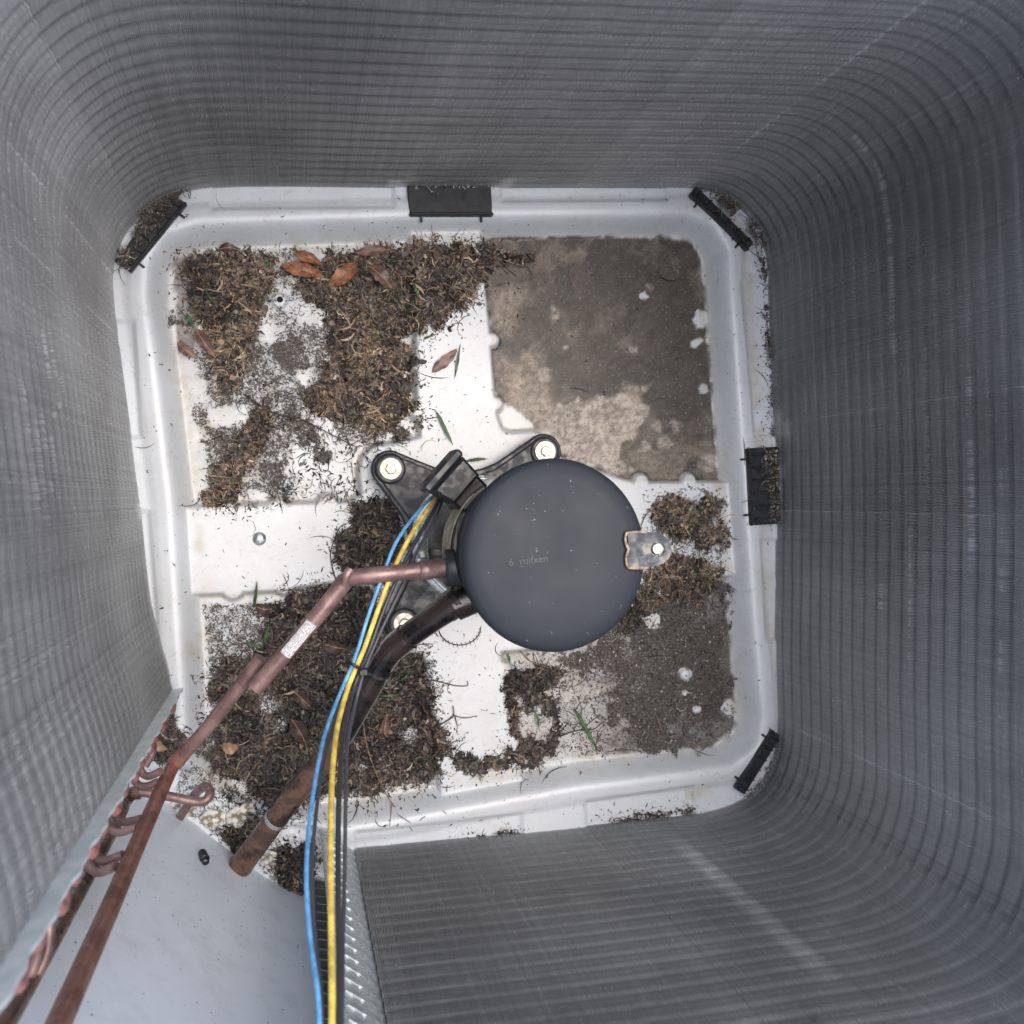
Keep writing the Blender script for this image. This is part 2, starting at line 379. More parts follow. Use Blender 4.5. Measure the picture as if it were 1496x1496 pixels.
for (x, y, r) in ((300, 1090, 40), (330, 640, 50), (370, 510, 45), (425, 520, 50), (440, 620, 50), (400, 690, 60), (265, 470, 30), (470, 665, 40)):
    silt = np.maximum(silt, blob(x, y, r, .9) * .66)
for (x, y, r) in ((1000, 985, 10), (1018, 1036, 8), (965, 868, 6), (952, 908, 12), (996, 866, 6), (1000, 1012, 4)):
    silt = silt * (1 - blob(x, y, r * 1.15, .3))
silt = silt * np.where(V[:, 2] > ZF + .006, .9, 1)
edge = sdf(FLOOR, V[:, 0], V[:, 1])
silt = np.maximum(silt, .34 * np.exp(-((edge - .001) / .006) ** 2) * (PXx > 700))
silt = np.maximum(silt, .28 * np.exp(-((edge - .045) / .01) ** 2)); silt = np.maximum(silt, .22 * (edge > .004) * sstep(.45, .6, n0))
grime = np.clip(.75 * np.exp(-((edge + .003) / .008) ** 2) * sstep(.3, .6, n0) + .7 * np.exp(-((edge - .048) / .008) ** 2) * (PXx > 1000) * sstep(.35, .55, n0), 0, 1)
grime = np.maximum(grime, .35 * flr * sstep(.4, .6, n1_))
dI_ = sdf(ISL, V[:, 0], V[:, 1])
grime = np.maximum(grime, .8 * np.exp(-((dI_ - .005) / .003) ** 2) * (edge < 0))
for (x, y, r) in ((305, 940, 40), (262, 560, 18), (300, 1140, 20), (300, 620, 26)):
    grime = np.maximum(grime, blob(x, y, r, .9) * .8)
TRp = [(700, 345), (985, 344), (1014, 354), (1028, 380), (1032, 440), (1051, 703), (930, 710), (880, 690), (817, 668), (806, 644), (780, 628), (760, 606), (742, 598), (724, 590), (716, 510), (708, 423)]
mud = flr * pmask(TRp, 5, 14, 14, 10) 
mud *= (1 - blob(1022, 468, 15, .4)) * (1 - blob(1017, 500, 9, .4)) * (1 - blob(745, 618, 22, .3)) * (1 - .8 * blob(1028, 570, 8, .4)) * (1 - .9 * blob(940, 433, 9, .3))
mud = np.maximum(mud, 0)
# mud colour: dark brown film, paler dried blotches
t = fbm(PXx, PXy, 90, 30) * .6 + fbm(PXx, PXy, 30, 31) * .4
tanm = np.maximum(pmask([(716, 520), (780, 500), (800, 560), (830, 600), (820, 660), (740, 610)], 40, 40, 70, 12), pmask([(712, 430), (760, 400), (770, 480), (720, 500)], 30, 30, 50, 13) * .6)
pale = pmask([(800, 590), (870, 575), (940, 570), (945, 610), (915, 650), (925, 690), (880, 700), (820, 665), (790, 625)], 9, 18, 46, 14)
for (x, y, r) in ((810, 458, 9), (823, 612, 14), (795, 548, 9), (925, 577, 14), (958, 620, 10), (968, 645, 13), (985, 621, 9), (947, 419, 6), (925, 512, 8), (1035, 675, 12), (942, 650, 9), (780, 690, 4), (825, 507, 5), (915, 565, 8), (768, 625, 14), (855, 640, 18)):
    pale = np.maximum(pale, blob(x, y, r * 1.35, .8) * .8)
dark = sstep(.40, .56, t) * (1 - tanm * .8) + .6 * blob(880, 440, 110, 1) + .6 * blob(980, 390, 90, 1) + .4 * blob(1000, 620, 70, 1) + .4 * blob(950, 500, 80, 1)
dark = np.clip(dark, 0, 1)
c0 = np.array([.150, .130, .108]); cd_ = np.array([.056, .049, .043]); ct = np.array([.30, .262, .22]); cp = np.array([.36, .33, .295])
mc = c0 + (cd_ - c0) * dark[:, None]; mc = mc + (ct - mc) * np.clip(tanm * .9, 0, 1)[:, None]
# silt films in the other pockets share the mud layer, thinner
film = pmask([(735, 945), (800, 950), (900, 925), (950, 850), (1062, 846), (1078, 1060), (1040, 1094), (750, 1118)], 6, 16, 10, 61) * flr
fr = sstep(800, 960, PXx + (n0 - .5) * 160 - (PXy - 1000) * .15)
fcol = np.array([.37, .345, .315]) + (np.array([.065, .057, .050]) - np.array([.37, .345, .315])) * np.clip(fr * 1.15 - .25 * sstep(.5, .7, n1_), 0, 1)[:, None]
fm = film * (.50 + .42 * fr) * (.8 + .4 * n1_)
for (x, y, r) in ((1000, 985, 10), (1018, 1036, 8), (965, 868, 6), (952, 908, 12), (996, 866, 6), (1000, 1012, 4), (1062, 1035, 10)): fm = fm * (1 - blob(x, y, r * 1.2, .3))
tlf = flr * pmask(TLp, 20, 30, 40, 62) * .22 * sstep(.35, .6, n0); tlf = np.maximum(tlf, flr * pmask([(250, 372), (285, 372), (300, 420), (285, 520), (258, 520)], 6, 16, 14, 63) * .9)
vein = 1 - sstep(.0, .035, np.abs(fbm(PXx, PXy, 26, 44, 3) - .5)); mc = mc + (cp - mc) * (pale * (1 - .65 * vein))[:, None]
w1 = np.clip(fm, 0, 1); mc = np.where((w1 > .01)[:, None] & (mud < .02)[:, None], fcol, mc); mud = np.maximum(mud, w1)
mc = np.where((tlf > .01)[:, None] & (mud < .02)[:, None], np.array([.17, .16, .155]), mc); mud = np.maximum(mud, np.clip(tlf, 0, 1))
idx = np.arange(nx * nx).reshape(nx, nx)
Fq = np.stack([idx[:-1, :-1], idx[1:, :-1], idx[1:, 1:], idx[:-1, 1:]], -1).reshape(-1, 4)
pan_t = thing('base_pan', 'white moulded base pan with raised channels, dirty pockets and a brown mud film', 'base pan', (0, 0, -.05))
me = fastmesh('pan_sheet', V - np.array([0, 0, -.05]), Fq, PAN, True, dict(dirt=np.stack([silt, grime, mud], 1), mudcol=mc))
link(bpy.data.objects.new('pan_sheet', me), pan_t)
_gi = (nx - 1) / .92
def panz(x, y):
    i = np.clip(((np.asarray(x) + .46) * _gi).astype(int), 0, nx - 1); j = np.clip(((np.asarray(y) + .46) * _gi).astype(int), 0, nx - 1)
    return H[i, j]
# screw dome and drain hole
c = P(379, 787, ZI); b_ = np.array([c[0], c[1], ZI - .05 + .05])
o = MB().lathe([(.0075, 0), (.0075, .0012), (.0066, .0022), (.0055, .0030), (.0035, .0038), (0.0001, .0041)], (0, 0), 24).build('screw_dome', STEEL, pan_t)
o.location = (c[0], c[1], ZI + .05 + .0002)
c = P(409, 439, ZF); o = MB().lathe([(.0034, .0), (.0034, .0004), (.0001, .0005)], (0, 0), 20).build('drain_hole', mat('dark hole', (.006, .006, .006), .9), pan_t); o.location = (c[0], c[1], float(panz(c[0], c[1])) + .0504)

# ------------------------------------------------------------------ condenser coil
IN = [(254, 1004), (249, 975), (238, 935), (224, 889), (216, 830), (208, 749), (199, 680), (190, 608), (180, 535), (172, 468), (168, 425), (169, 390), (183, 350), (205, 322), (235, 298), (277, 283), (333, 276), (420, 275), (500, 276), (600, 277), (750, 277), (880, 277),
      (996, 278), (1036, 284), (1063, 297), (1092, 325), (1110, 360), (1118, 410), (1121, 470), (1125, 567), (1128, 650), (1130, 733), (1130, 850), (1129, 950), (1131, 1046), (1129, 1079), (1120, 1113), (1104, 1143), (1077, 1166),
      (1040, 1180), (990, 1190), (920, 1197), (840, 1206), (760, 1214), (640, 1225), (520, 1236)]
path = np.array(spline(PA(IN, -.012), 10))[:, :2]
sg = np.linalg.norm(np.diff(path, axis=0), axis=1); cs = np.concatenate([[0], np.cumsum(sg)]); LEN = cs[-1]
# smooth the outline a little
def resamp(n):
    s = np.linspace(0, LEN, n); p = np.stack([np.interp(s, cs, path[:, 0]), np.interp(s, cs, path[:, 1])], 1)
    k = max(3, int(n * .012)) | 1; q = np.pad(p, ((k // 2, k // 2), (0, 0)), mode='reflect', reflect_type='odd')
    p = np.stack([np.convolve(q[:, i], np.ones(k) / k, 'valid') for i in (0, 1)], 1)
    t = np.gradient(p, axis=0); t /= np.linalg.norm(t, axis=1)[:, None]
    return s, p, t, np.stack([-t[:, 1], t[:, 0]], 1)   # outward normal (path runs clockwise)
NF = int(LEN / .00142)
s, p, t, nrm = resamp(NF)
ZT = .765; PT = .0222; NZ = int((ZT + .015) / (PT / 6))
zz = -.015 + np.arange(NZ) * (PT / 6)
SS, ZZ = np.meshgrid(s, zz, indexing='ij')
jit = RNG.normal(0, .00005, (NF, 1))
wave = .00042 * np.sin(2 * np.pi * ZZ / PT + .6)
patch = sstep(.60, .78, vnoise(SS, ZZ * .8, .05, 71))
patch = sstep(.80, .90, vnoise(SS, ZZ * .7, .045, 71))
bend = (vnoise(SS, ZZ, .006, 77) - .5) * .0005 * patch + (vnoise(SS, ZZ, .22, 78) - .5) * .0003
# crease lines where the coil was bent
off = jit + wave + bend
dent = .0008 * sstep(.80, .9, vnoise(SS, ZZ, .03, 81))
rough_ = RNG.normal(0, .00010, (NF, NZ))
din = din_ = dent + .0018 * (.5 - .5 * np.cos(2 * np.pi * ZZ / PT)) ** 1.5 * .58 + .0007 * np.cos(4 * np.pi * ZZ / PT + .5) + rough_
def s_at(x, y):
    q = P(x, y, -.012); return s[np.argmin(np.hypot(p[:, 0] - q[0], p[:, 1] - q[1]))]
mark = np.zeros((NF, 1)); mk2 = np.ones((NF, NZ)); lean = np.zeros((NF, 1))
# vertical crease lines where the coil was bent, patchy along their height
for x, y, w_, a_, z0, z1 in ((1000, 278, .0022, 1.0, .0, .8), (1090, 322, .0015, .5, .1, .8), (1128, 1052, .0013, .9, .05, .7), (1129, 1090, .0010, .6, .0, .6), (173, 493, .0012, .8, 0, .5), (170, 405, .0014, .9, .0, .8), (205, 322, .0012, .6, .1, .8), (407, 276, .0009, 1.0, .0, .06), (410, 276, .0009, 1.0, .12, .18), (1127, 620, .0009, .6, .1, .5), (1129, 745, .0009, .6, .0, .5), (700, 1219, .0010, .5, .1, .6)):
    k_ = np.exp(-((SS - s_at(x, y)) / w_) ** 2) * a_ * (ZZ > z0) * (ZZ < z1) * sstep(.25, .6, vnoise(SS * 0, ZZ, .035, int(x)))
    off = off + .0007 * k_ * np.sign(np.sin(SS * 900)); din = din - .0004 * k_; mk2 = mk2 + .5 * k_
b0_ = s_at(951, 1194); k_ = np.exp(-((SS - b0_) / .011) ** 4) * sstep(.02, .14, ZZ) * (1 - sstep(.36, .44, ZZ)); mk2 = mk2 + .55 * k_  # sky reflection on the lower right fins, painted in as a brighter tint
lean[(s > s_at(838, 277)) & (s < s_at(1000, 278))] = -.006
lean[(s > s_at(760, 1214))] = -.002; lean[(s > s_at(168, 425)) & (s < s_at(205, 322))] = -.004
for x, y, h in ((575, 276, .022), (735, 277, .026), (1128, 630, .03), (1129, 690, .02), (1127, 610, .016), (208, 749, .02)):
    k_ = np.exp(-((SS - s_at(x, y)) / .009) ** 4) * (ZZ < h) * (ZZ > -.004); mk2 = mk2 + .6 * k_; din = din - .0006 * k_
for z_, s0_, s1_ in ((.25, 240, 560), (.30, 560, 760), (.36, 600, 800), (.27, 760, 930), (.22, 800, 900), (.40, 700, 950)):
    sa, sb_ = s_at(1128, s0_), s_at(1128, s1_); k_ = (SS > min(sa, sb_)) & (SS < max(sa, sb_)) & (np.abs(ZZ - z_) < .003); mk2 = mk2 + k_ * .7 * (RNG.random((NF, 1)) > .4) * (vnoise(SS, ZZ, .012, 6) > .4)
for z_, s0_, s1_ in ((.44, 600, 745), (.42, 640, 755), (.40, 650, 740), (.38, 660, 730), (.36, 560, 650), (.34, 560, 640), (.32, 580, 650)):
    sa, sb_ = s_at(200, s0_), s_at(208, s1_); k_ = (SS > min(sa, sb_)) & (SS < max(sa, sb_)) & (np.abs(ZZ - z_) < .0045); mk2 = mk2 + k_ * .6 * (RNG.random((NF, 1)) > .6) * (vnoise(SS, ZZ, .012, 5) > .35)
V = np.zeros((NF, NZ, 3, 3))
for k, (dd, to) in enumerate(((din + .00025, off + .00062), (din, off), (np.full_like(din, .020), off * .25 + wave * .3 + lean))):
    V[:, :, k, 0] = p[:, 0:1] + nrm[:, 0:1] * dd + t[:, 0:1] * to
    V[:, :, k, 1] = p[:, 1:2] + nrm[:, 1:2] * dd + t[:, 1:2] * to
    V[:, :, k, 2] = ZZ
bz = RNG.normal(0, .0015, NF) + .004 * (vnoise(s, s * 0, .02, 91) - .5); V[:, 0, :, 2] += bz[:, None]
base_i = (np.arange(NF)[:, None] * NZ + np.arange(NZ - 1)[None]) * 3
Fq = np.concatenate([np.stack([base_i + k, base_i + k + 1, base_i + k + 4, base_i + k + 3], -1).reshape(-1, 4) for k in (0, 1)])
tn = .70 + .5 * fbm(SS, ZZ, .25, 95, 3) + RNG.normal(0, .06, (NF, 1)) + .09 * np.cos(4 * np.pi * ZZ / PT + .5) * (.4 + vnoise(SS, ZZ, .12, 96)) + RNG.normal(0, .035, (NF, NZ))
tn = tn * mk2; lw = 1 + .18 * (1 - sstep(.55, .75, SS)); wm_ = .5 - .5 * np.cos(2 * np.pi * np.clip(SS / (LEN * .75), 0, 1))  # lw: stronger light on the left wall put into the fin tint
warm = np.stack([tn * lw * (1 + .05 * wm_), tn * lw, tn * lw * (1.0 - .04 * wm_)], -1); tint = np.repeat(warm[:, :, None, :], 3, 2).reshape(-1, 3)
coil = thing('condenser_coil', 'grey finned condenser coil wrapping round the pan with rounded corners', 'coil', (0, 0, -.015))
cb = np.array([0, 0, -.015])
me = fastmesh('fins', V.reshape(-1, 3) - cb, Fq, FIN, False, dict(tint=tint))
link(bpy.data.objects.new('fins', me), coil, kind='stuff')
# tubes through the fins: one per row
s2, p2, t2, n2 = resamp(170)
tube_me = None
z = .011
while z < ZT - .01:
    if tube_me is None:
        ctr = p2 + n2 * .0105; mb = MB().tube([(a, b, 0) for a, b in ctr], .0046, 8)
        o = mb.build('collared_tube', COLLAR, coil); tube_me = o.data; o.location = (0, 0, z + .015)
    else:
        o = bpy.data.objects.new('collared_tube', tube_me); o.location = (0, 0, z + .015); link(o, coil)
    z += PT
# end plate at the left end: sheet standing 11 mm proud of the fins
def frame_at(i): return p[i], t[i], nrm[i]
pe, te, ne = frame_at(0)
ax = np.array([[te[0], te[1], 0], [ne[0], ne[1], 0], [0, 0, 1]])
mb = MB(); V = []; nk = 120
for k in range(nk):
    zq = -.02 + k * (ZT + .03) / (nk - 1); w_ = .0104 + .0010 * math.sin(k * .61) + .0007 * math.sin(k * 1.47 + 1)
    for a_, b_2 in ((-.0002, -w_), (-.0002, .024), (-.0026, .024), (-.0026, -w_)):
        q = pe + te * a_ + ne * b_2; V.append((q[0], q[1], zq))
mb.add(V, [(4 * k + j, 4 * k + (j + 1) % 4, 4 * k + 4 + (j + 1) % 4, 4 * k + 4 + j) for k in range(nk - 1) for j in range(4)] + [(4 * nk - 4, 4 * nk - 3, 4 * nk - 2, 4 * nk - 1)])
end_l = mb.build('end_plate', PLATE, coil, cb)
# inward flange of that plate, the pale strip facing up
c = pe - te * .0030 - ne * .006
# return bends (hairpins) sticking out past the plate
rb = None
for k in range(16):
    zb = .022 + k * .0444
    if rb is None:
        pts = []
        for a in range(0, 181, 20):
            aa = R(a); pts.append((0, 0, 0) + np.array([-te[0] * (.005 + .013 * math.sin(aa)), -te[1] * (.005 + .013 * math.sin(aa)), -.0111 * math.cos(aa)]))
        pts = [pts[0] + np.array([te[0], te[1], 0]) * .003] + pts + [pts[-1] + np.array([te[0], te[1], 0]) * .003]
        mb = MB().tube(pts, .0040, 10); rb = mb.build('return_bend', COPP, coil); o = rb
    else:
        o = bpy.data.objects.new('return_bend', rb.data); link(o, coil)
    q = pe + ne * (.0008 + .002 * (k % 2)); o.location = (q[0], q[1], zb + .015)
# right-hand (lower) end of the coil: slotted galvanised tube sheet
pe2, te2, ne2 = frame_at(NF - 1)
A0 = P(517, 1241, -.012); A1 = P(468, 1211, -.012)
dA = (A1 - A0); LA = np.linalg.norm(dA); dA /= LA; nA = np.array([dA[1], -dA[0], 0])
if np.dot(nA, CC - A0) < 0: nA = -nA
axA = np.array([dA, nA, [0, 0, 1]])
mid = A0 + dA * LA / 2
for k in range(34):
    zc_ = -.012 + (k + .5) * PT
    MB().box((mid[0], mid[1], zc_), (LA, .0022, PT - .0016), axA, .0004).build('tube_sheet_panel', STEELD if False else STEEL, coil, cb) if False else None
mb = MB(); lips = MB()
panel_me = None
for k in range(34):
    zc_ = -.012 + (k + .5) * PT
    if panel_me is None:
        o = MB().box((0, 0, 0), (LA, .002, PT - .0014), axA, .0004).box(dA * (LA * .12) + nA * .0016 + np.array([0, 0, -PT / 2 + .0012]), (LA * .38, .0016, .0012), axA, 0).build('tube_sheet', STEEL, coil); panel_me = o.data
    else:
        o = bpy.data.objects.new('tube_sheet', panel_me); link(o, coil)
    o.location = tuple(np.array([mid[0], mid[1], zc_]) - cb)
# second, darker sheet behind to the left
B0 = P(484, 1292, -.012); B1 = P(455, 1287, -.012); dB = B1 - B0; LB = np.linalg.norm(dB); dB /= LB; nB = np.array([dB[1], -dB[0], 0])
if np.dot(nB, CC - B0) < 0: nB = -nB
axB = np.array([dB, nB, [0, 0, 1]]); midB = B0 + dB * LB / 2; panel_me = None
for k in range(34):
    zc_ = -.012 + (k + .5) * PT
    if panel_me is None:
        o = MB().box((0, 0, 0), (LB, .002, PT - .0014), axB, .0004).box(nB * .0016 + np.array([0, 0, -PT / 2 + .0010]), (LB * .7, .0016, .0009), axB, 0).build('rear_tube_sheet', STEELD, coil); panel_me = o.data
    else:
        o = bpy.data.objects.new('rear_tube_sheet', panel_me); link(o, coil)
    o.location = tuple(np.array([midB[0], midB[1], zc_]) - cb)
# cabinet wall behind the coil
cabp = p2 + n2 * .034
V = np.array([[(a, b, -.03), (a, b, .86)] for a, b in cabp] + [[(a, b, .86), (a, b, -.03)] for a, b in cabp + n2 * .002]).reshape(-1, 3)
n_ = len(cabp); Fq = [(2 * i, 2 * i + 1, 2 * i + 3, 2 * i + 2) for i in range(n_ - 1)] + [(2 * n_ + 2 * i, 2 * n_ + 2 * i + 1, 2 * n_ + 2 * i + 3, 2 * n_ + 2 * i + 2) for i in range(n_ - 1)]
me = fastmesh('cabinet_wall', V, np.array(Fq), CAB); link(bpy.data.objects.new('cabinet_wall', me), None, kind='structure')
# ------------------------------------------------------------------ corner panel
pts = [(-.455, -.175), (-.425, -.225), (-.395, -.262), (-.358, -.299), (-.330, -.328), (-.300, -.360), (-.268, -.389), (-.236, -.413), (-.212, -.424), (-.185, -.430), (-.15, -.43)]
sp_ = spline([(a, b, 0) for a, b in pts], 6); mb = MB()
V = []; n_ = len(sp_)
for q in sp_: V += [(q[0], q[1], -.03), (q[0], q[1], .84)]
for q in sp_: V += [(q[0] - .0011, q[1] - .0011, -.03), (q[0] - .0011, q[1] - .0011, .84)]
mb.add(V, [(2 * i, 2 * i + 1, 2 * i + 3, 2 * i + 2) for i in range(n_ - 1)] + [(2 * n_ + 2 * i, 2 * n_ + 2 * i + 2, 2 * n_ + 2 * i + 3, 2 * n_ + 2 * i + 1) for i in range(n_ - 1)] + [(2 * i + 1, 2 * n_ + 2 * i + 1, 2 * n_ + 2 * i + 3, 2 * i + 3) for i in range(n_ - 1)])
mb.build('corner_panel', PANEL, None, smooth=60, label='pale blue white curved sheet panel closing the corner behind the copper pipes', category='panel')
# ground
MB().box((0, 0, -.10), (4, 4, .08)).build('ground', GROUND, None, smooth=0, kind='structure')

# ------------------------------------------------------------------ black coil clips
def clip(q0, q1, depth, z, label, ribd=.55):
    """q0,q1: front lip ends on the photo; body reaches `depth` outward"""
    a, b = P(*q0, z), P(*q1, z); d = b - a; L = np.linalg.norm(d); d /= L
    n = np.array([-d[1], d[0], 0]);
    if np.dot(n, a) < 0: n = -n   # outward
    c = (a + b) / 2; ax_ = np.array([d, n, [0, 0, 1]]); base = np.array([c[0], c[1], z])
    th = thing('coil_clip', label, 'clip', base, 'black clips holding the coil to the pan')
    MB().box(c + n * depth / 2 + [0, 0, -.004], (L, depth, .006), ax_, .001).build('clip_body', BLK, th, base)
    MB().box(c + [0, 0, .0005], (L, .0035, .010), ax_, .0012).build('front_lip', BLK, th, base)
    mb = MB()
    for i in range(6):
        mb.box(a + d * L * (i + .5) / 6 + n * depth * .55 + [0, 0, .0005], (.0018, depth * .8, .005), ax_, .0004)
    if ribd: mb.build('rib', BLK, th, base)
    for f in (.14, .86):
        MB().box(a + d * L * f - n * .0045 + [0, 0, -.002], (.0026, .007, .0035), ax_, .0006).build('foot', BLK, th, base)
    return th
clip((598, 314), (720, 314), .036, .004, 'black plastic clip at the middle of the upper pan edge', 0)
clip((1097, 768), (1091, 655), .042, .004, 'black plastic clip standing at the middle of the right pan edge')
clip((272, 297), (190, 398), .020, .004, 'black plastic clip packed with litter across the upper left pan corner')
clip((1092, 366), (1008, 284), .014, .004, 'black plastic clip with grey grit across the upper right pan corner')
clip((1128, 1066), (1074, 1152), .016, .004, 'thin black plastic clip across the lower right pan corner')

# ------------------------------------------------------------------ compressor
CB = np.array([-.0135, -.0265, -.01])
comp = thing('compressor', 'round slate grey hermetic compressor standing on four bolted black feet', 'compressor', CB)
feet = [P(570, 685, .012), P(795, 660, .012), None, P(590, 910, .012)]
feet[2] = feet[1] + feet[3] - feet[0]
cen = (feet[0] + feet[2]) / 2
def foot_outline(r=.0215, r_in=.066, off=0):
    out = []
    for i, fpt in enumerate(feet):
        v = fpt[:2] - cen[:2]; a = math.atan2(v[1], v[0]); D = np.linalg.norm(v)
        for k in range(-80, 81, 16):
            aa = a + R(k); out.append((fpt[0] + (r + off) * math.cos(aa), fpt[1] + (r + off) * math.sin(aa)))
        nx_ = feet[(i - 1) % 4][:2] - cen[:2]; a2 = math.atan2(nx_[1], nx_[0]); da = (a2 - a) % (2 * math.pi)
        if da > math.pi: da -= 2 * math.pi
        ks = (.16, .28, .5, .72, .84)
        rad = (.092, .078, .070, .078, .092)
        for kf, rr in zip(ks, rad):
            aa = a + da * kf; out.append((cen[0] + (rr + off) * math.cos(aa), cen[1] + (rr + off) * math.sin(aa)))
    # sort by angle round each lobe is already monotone per lobe; order lobes consistently
    return out
# order lobes counter-clockwise: rebuild with angles increasing
order = sorted(range(4), key=lambda i: math.atan2(feet[i][1] - cen[1], feet[i][0] - cen[0]))
fs = [feet[i] for i in order]
def outline(r, mid, wid):
    out = []
    for i in range(4):
        v = fs[i][:2] - cen[:2]; a = math.atan2(v[1], v[0])
        for k in range(-84, 85, 12):
            aa = a + R(k); out.append((fs[i][0] + r * math.cos(aa), fs[i][1] + r * math.sin(aa)))
        w_ = fs[(i + 1) % 4][:2] - cen[:2]; da = (math.atan2(w_[1], w_[0]) - a) % (2 * math.pi)
        for kf, rr in ((.25, wid), (.36, mid + .004), (.5, mid), (.64, mid + .004), (.75, wid)):
            aa = a + da * kf; out.append((cen[0] + rr * math.cos(aa), cen[1] + rr * math.sin(aa)))
    return out
MB().prism(outline(.0210, .074, .088), .002, .011, .002).build('foot_plate', BLKD, comp, CB)
MB().prism(outline(.0165, .068, .080), .011, .0145, .0015).build('foot_pressing', BLKD, comp, CB)
for i, fpt in enumerate(feet):
    x, y = fpt[:2]
    MB().lathe([(.0185, -.010), (.0185, .008), (.017, .016), (.0150, .0175), (.0150, .0160)], (x, y), 28).build('grommet', BLKD, comp, CB)
    MB().lathe([(.0125, .016), (.0125, .0182), (.0118, .0188), (.0072, .0188)], (x, y), 28).build('washer', ZINC, comp, CB)
    mb = MB(); a0 = .3 * i
    mb.prism([(x + .0062 * math.cos(a0 + R(60 * k)), y + .0062 * math.sin(a0 + R(60 * k))) for k in range(6)], .0188, .0235, .0008)
    mb.build('bolt', BOLT, comp, CB, smooth=20)
TC = (-.0075, -.0285)   # axis of the shell
MB().lathe([(.050, .0145), (.064, .020), (.0665, .028), (.0660, .27), (.0640, .300)], TC, 64).build('shell', SHELL, comp, CB)
MB().lathe([(.070, .014), (.073, .016), (.073, .019), (.069, .021), (.066, .021)], (TC[0], TC[1]), 64).build('base_ring', STEEL, comp, CB)
MB().lathe([(.0680, .045), (.0688, .046), (.0688, .052), (.0680, .053), (.066, .053)], TC, 64).build('heater_band', STEEL, comp, CB)
# cap
MB().lathe([(.0640, .296), (.0655, .300), (.0665, .310), (.0685, .330), (.0740, .352), (.0757, .360), (.0760, .366), (.0755, .3695), (.0742, .3720), (.070, .3745), (.060, .3765), (.04, .3780), (.018, .3785), (.0001, .3786)], TC, 96, .992, 1.018).build('cap', DOME, comp, CB, smooth=60)
MB().lathe([(.0650, .268), (.0672, .270), (.0676, .273), (.0676, .288), (.0668, .292), (.0640, .294)], TC, 64).build('seam_ring', SHELL, comp, CB)
def arcband(a0, a1, r0, z0, z1, th=.0008, n=16):
    V = []
    for k in range(n + 1):
        a = R(a0 + (a1 - a0) * k / n); c_, s_ = math.cos(a), math.sin(a)
        for rr, zq in ((r0, z0), (r0, z1), (r0 + th, z1), (r0 + th, z0)): V.append((TC[0] + rr * c_, TC[1] + rr * s_, zq))
    Fc = []
    for k in range(n):
        for j in range(4): Fc.append((4 * k + j, 4 * k + (j + 1) % 4, 4 * k + 4 + (j + 1) % 4, 4 * k + 4 + j))
    Fc += [(0, 1, 2, 3), (4 * n + 3, 4 * n + 2, 4 * n + 1, 4 * n)]
    return MB().add(V, Fc)
arcband(118, 196, .0672, .085, .112).build('printed_band', LABEL, comp, CB)
arcband(128, 184, .0668, .215, .262).build('side_label', TAN, comp, CB)
for a_ in (186, 196):
    a = R(a_); q = np.array([TC[0] + .071 * math.cos(a), TC[1] + .071 * math.sin(a), .085])
    axq = np.array([[math.cos(a), math.sin(a), 0], [-math.sin(a), math.cos(a), 0], [0, 0, 1]])
    MB().box(q, (.009, .010, .012), axq, .0015).build('band_clamp', STEEL, comp, CB)
    MB().lathe([(.0028, .091), (.0028, .0945), (.001, .095)], (q[0], q[1]), 12).build('clamp_screw', BOLT, comp, CB)
# terminal box
zt = .262
tp = [P(677, 667, zt), P(701, 694, zt), P(664, 737, zt), P(632, 717, zt)]
mb = MB(); top = np.array(tp); lo = top.copy(); lo[:, 2] = .225
cI = top.mean(0); out_ = np.array([TC[0], TC[1], 0]) - cI; out_[2] = 0; out_ /= np.linalg.norm(out_)
V = list(lo) + list(top); mb.prism([q[:2] for q in top], .222, zt, .0025)
mb.build('terminal_cover', BLK, comp, CB)
# outer lid: slanted lip on the outer side
e0, e1 = P(673, 660, zt), P(624, 716, zt); d = e1 - e0; L = np.linalg.norm(d); d /= L; n = np.array([-d[1], d[0], 0]);
if np.dot(n, out_) > 0: n = -n
MB().box((e0 + e1) / 2 + n * .0005 + [0, 0, -.0185], (L * 1.04, .0085, .037), np.array([d, n, [0, 0, 1]]), .0022).build('terminal_lid', BLKD, comp, CB)
# neck between cover and shell
m1 = (tp[1] + tp[2]) / 2; 
MB().box(m1 + out_ * .010 + [0, 0, -.034], (.032, .034, .055), np.array([out_, [-out_[1], out_[0], 0], [0, 0, 1]]), .003).build('terminal_neck', SHELL, comp, CB)
# discharge collar
c0_ = P(694, 828, .272); c1_ = P(649, 829.5, .272); dd = c1_ - c0_; 
MB().tube([c0_, c0_ + dd * .42, c0_ + dd * .46, c0_ + dd * .93, c1_], [.0178, .0178, .0166, .0164, .0148], 28).build('discharge_collar', BLKD, comp, CB)
c0_ = P(700, 868, .255); c1_ = P(664, 884, .250)
MB().tube([c0_, c1_], [.0150, .0150], 24).build('suction_stub', SUC, comp, CB)
# mounting tab on the cap
zt2 = .3795
pl = [(917, 779), (955, 777), (968, 781), (978, 790), (981, 802), (978, 815), (968, 824), (955, 828), (917, 829)]
w = PA(pl, zt2)
hc = P(961, 802, zt2); hr = .0062; nH = 20
outer = []
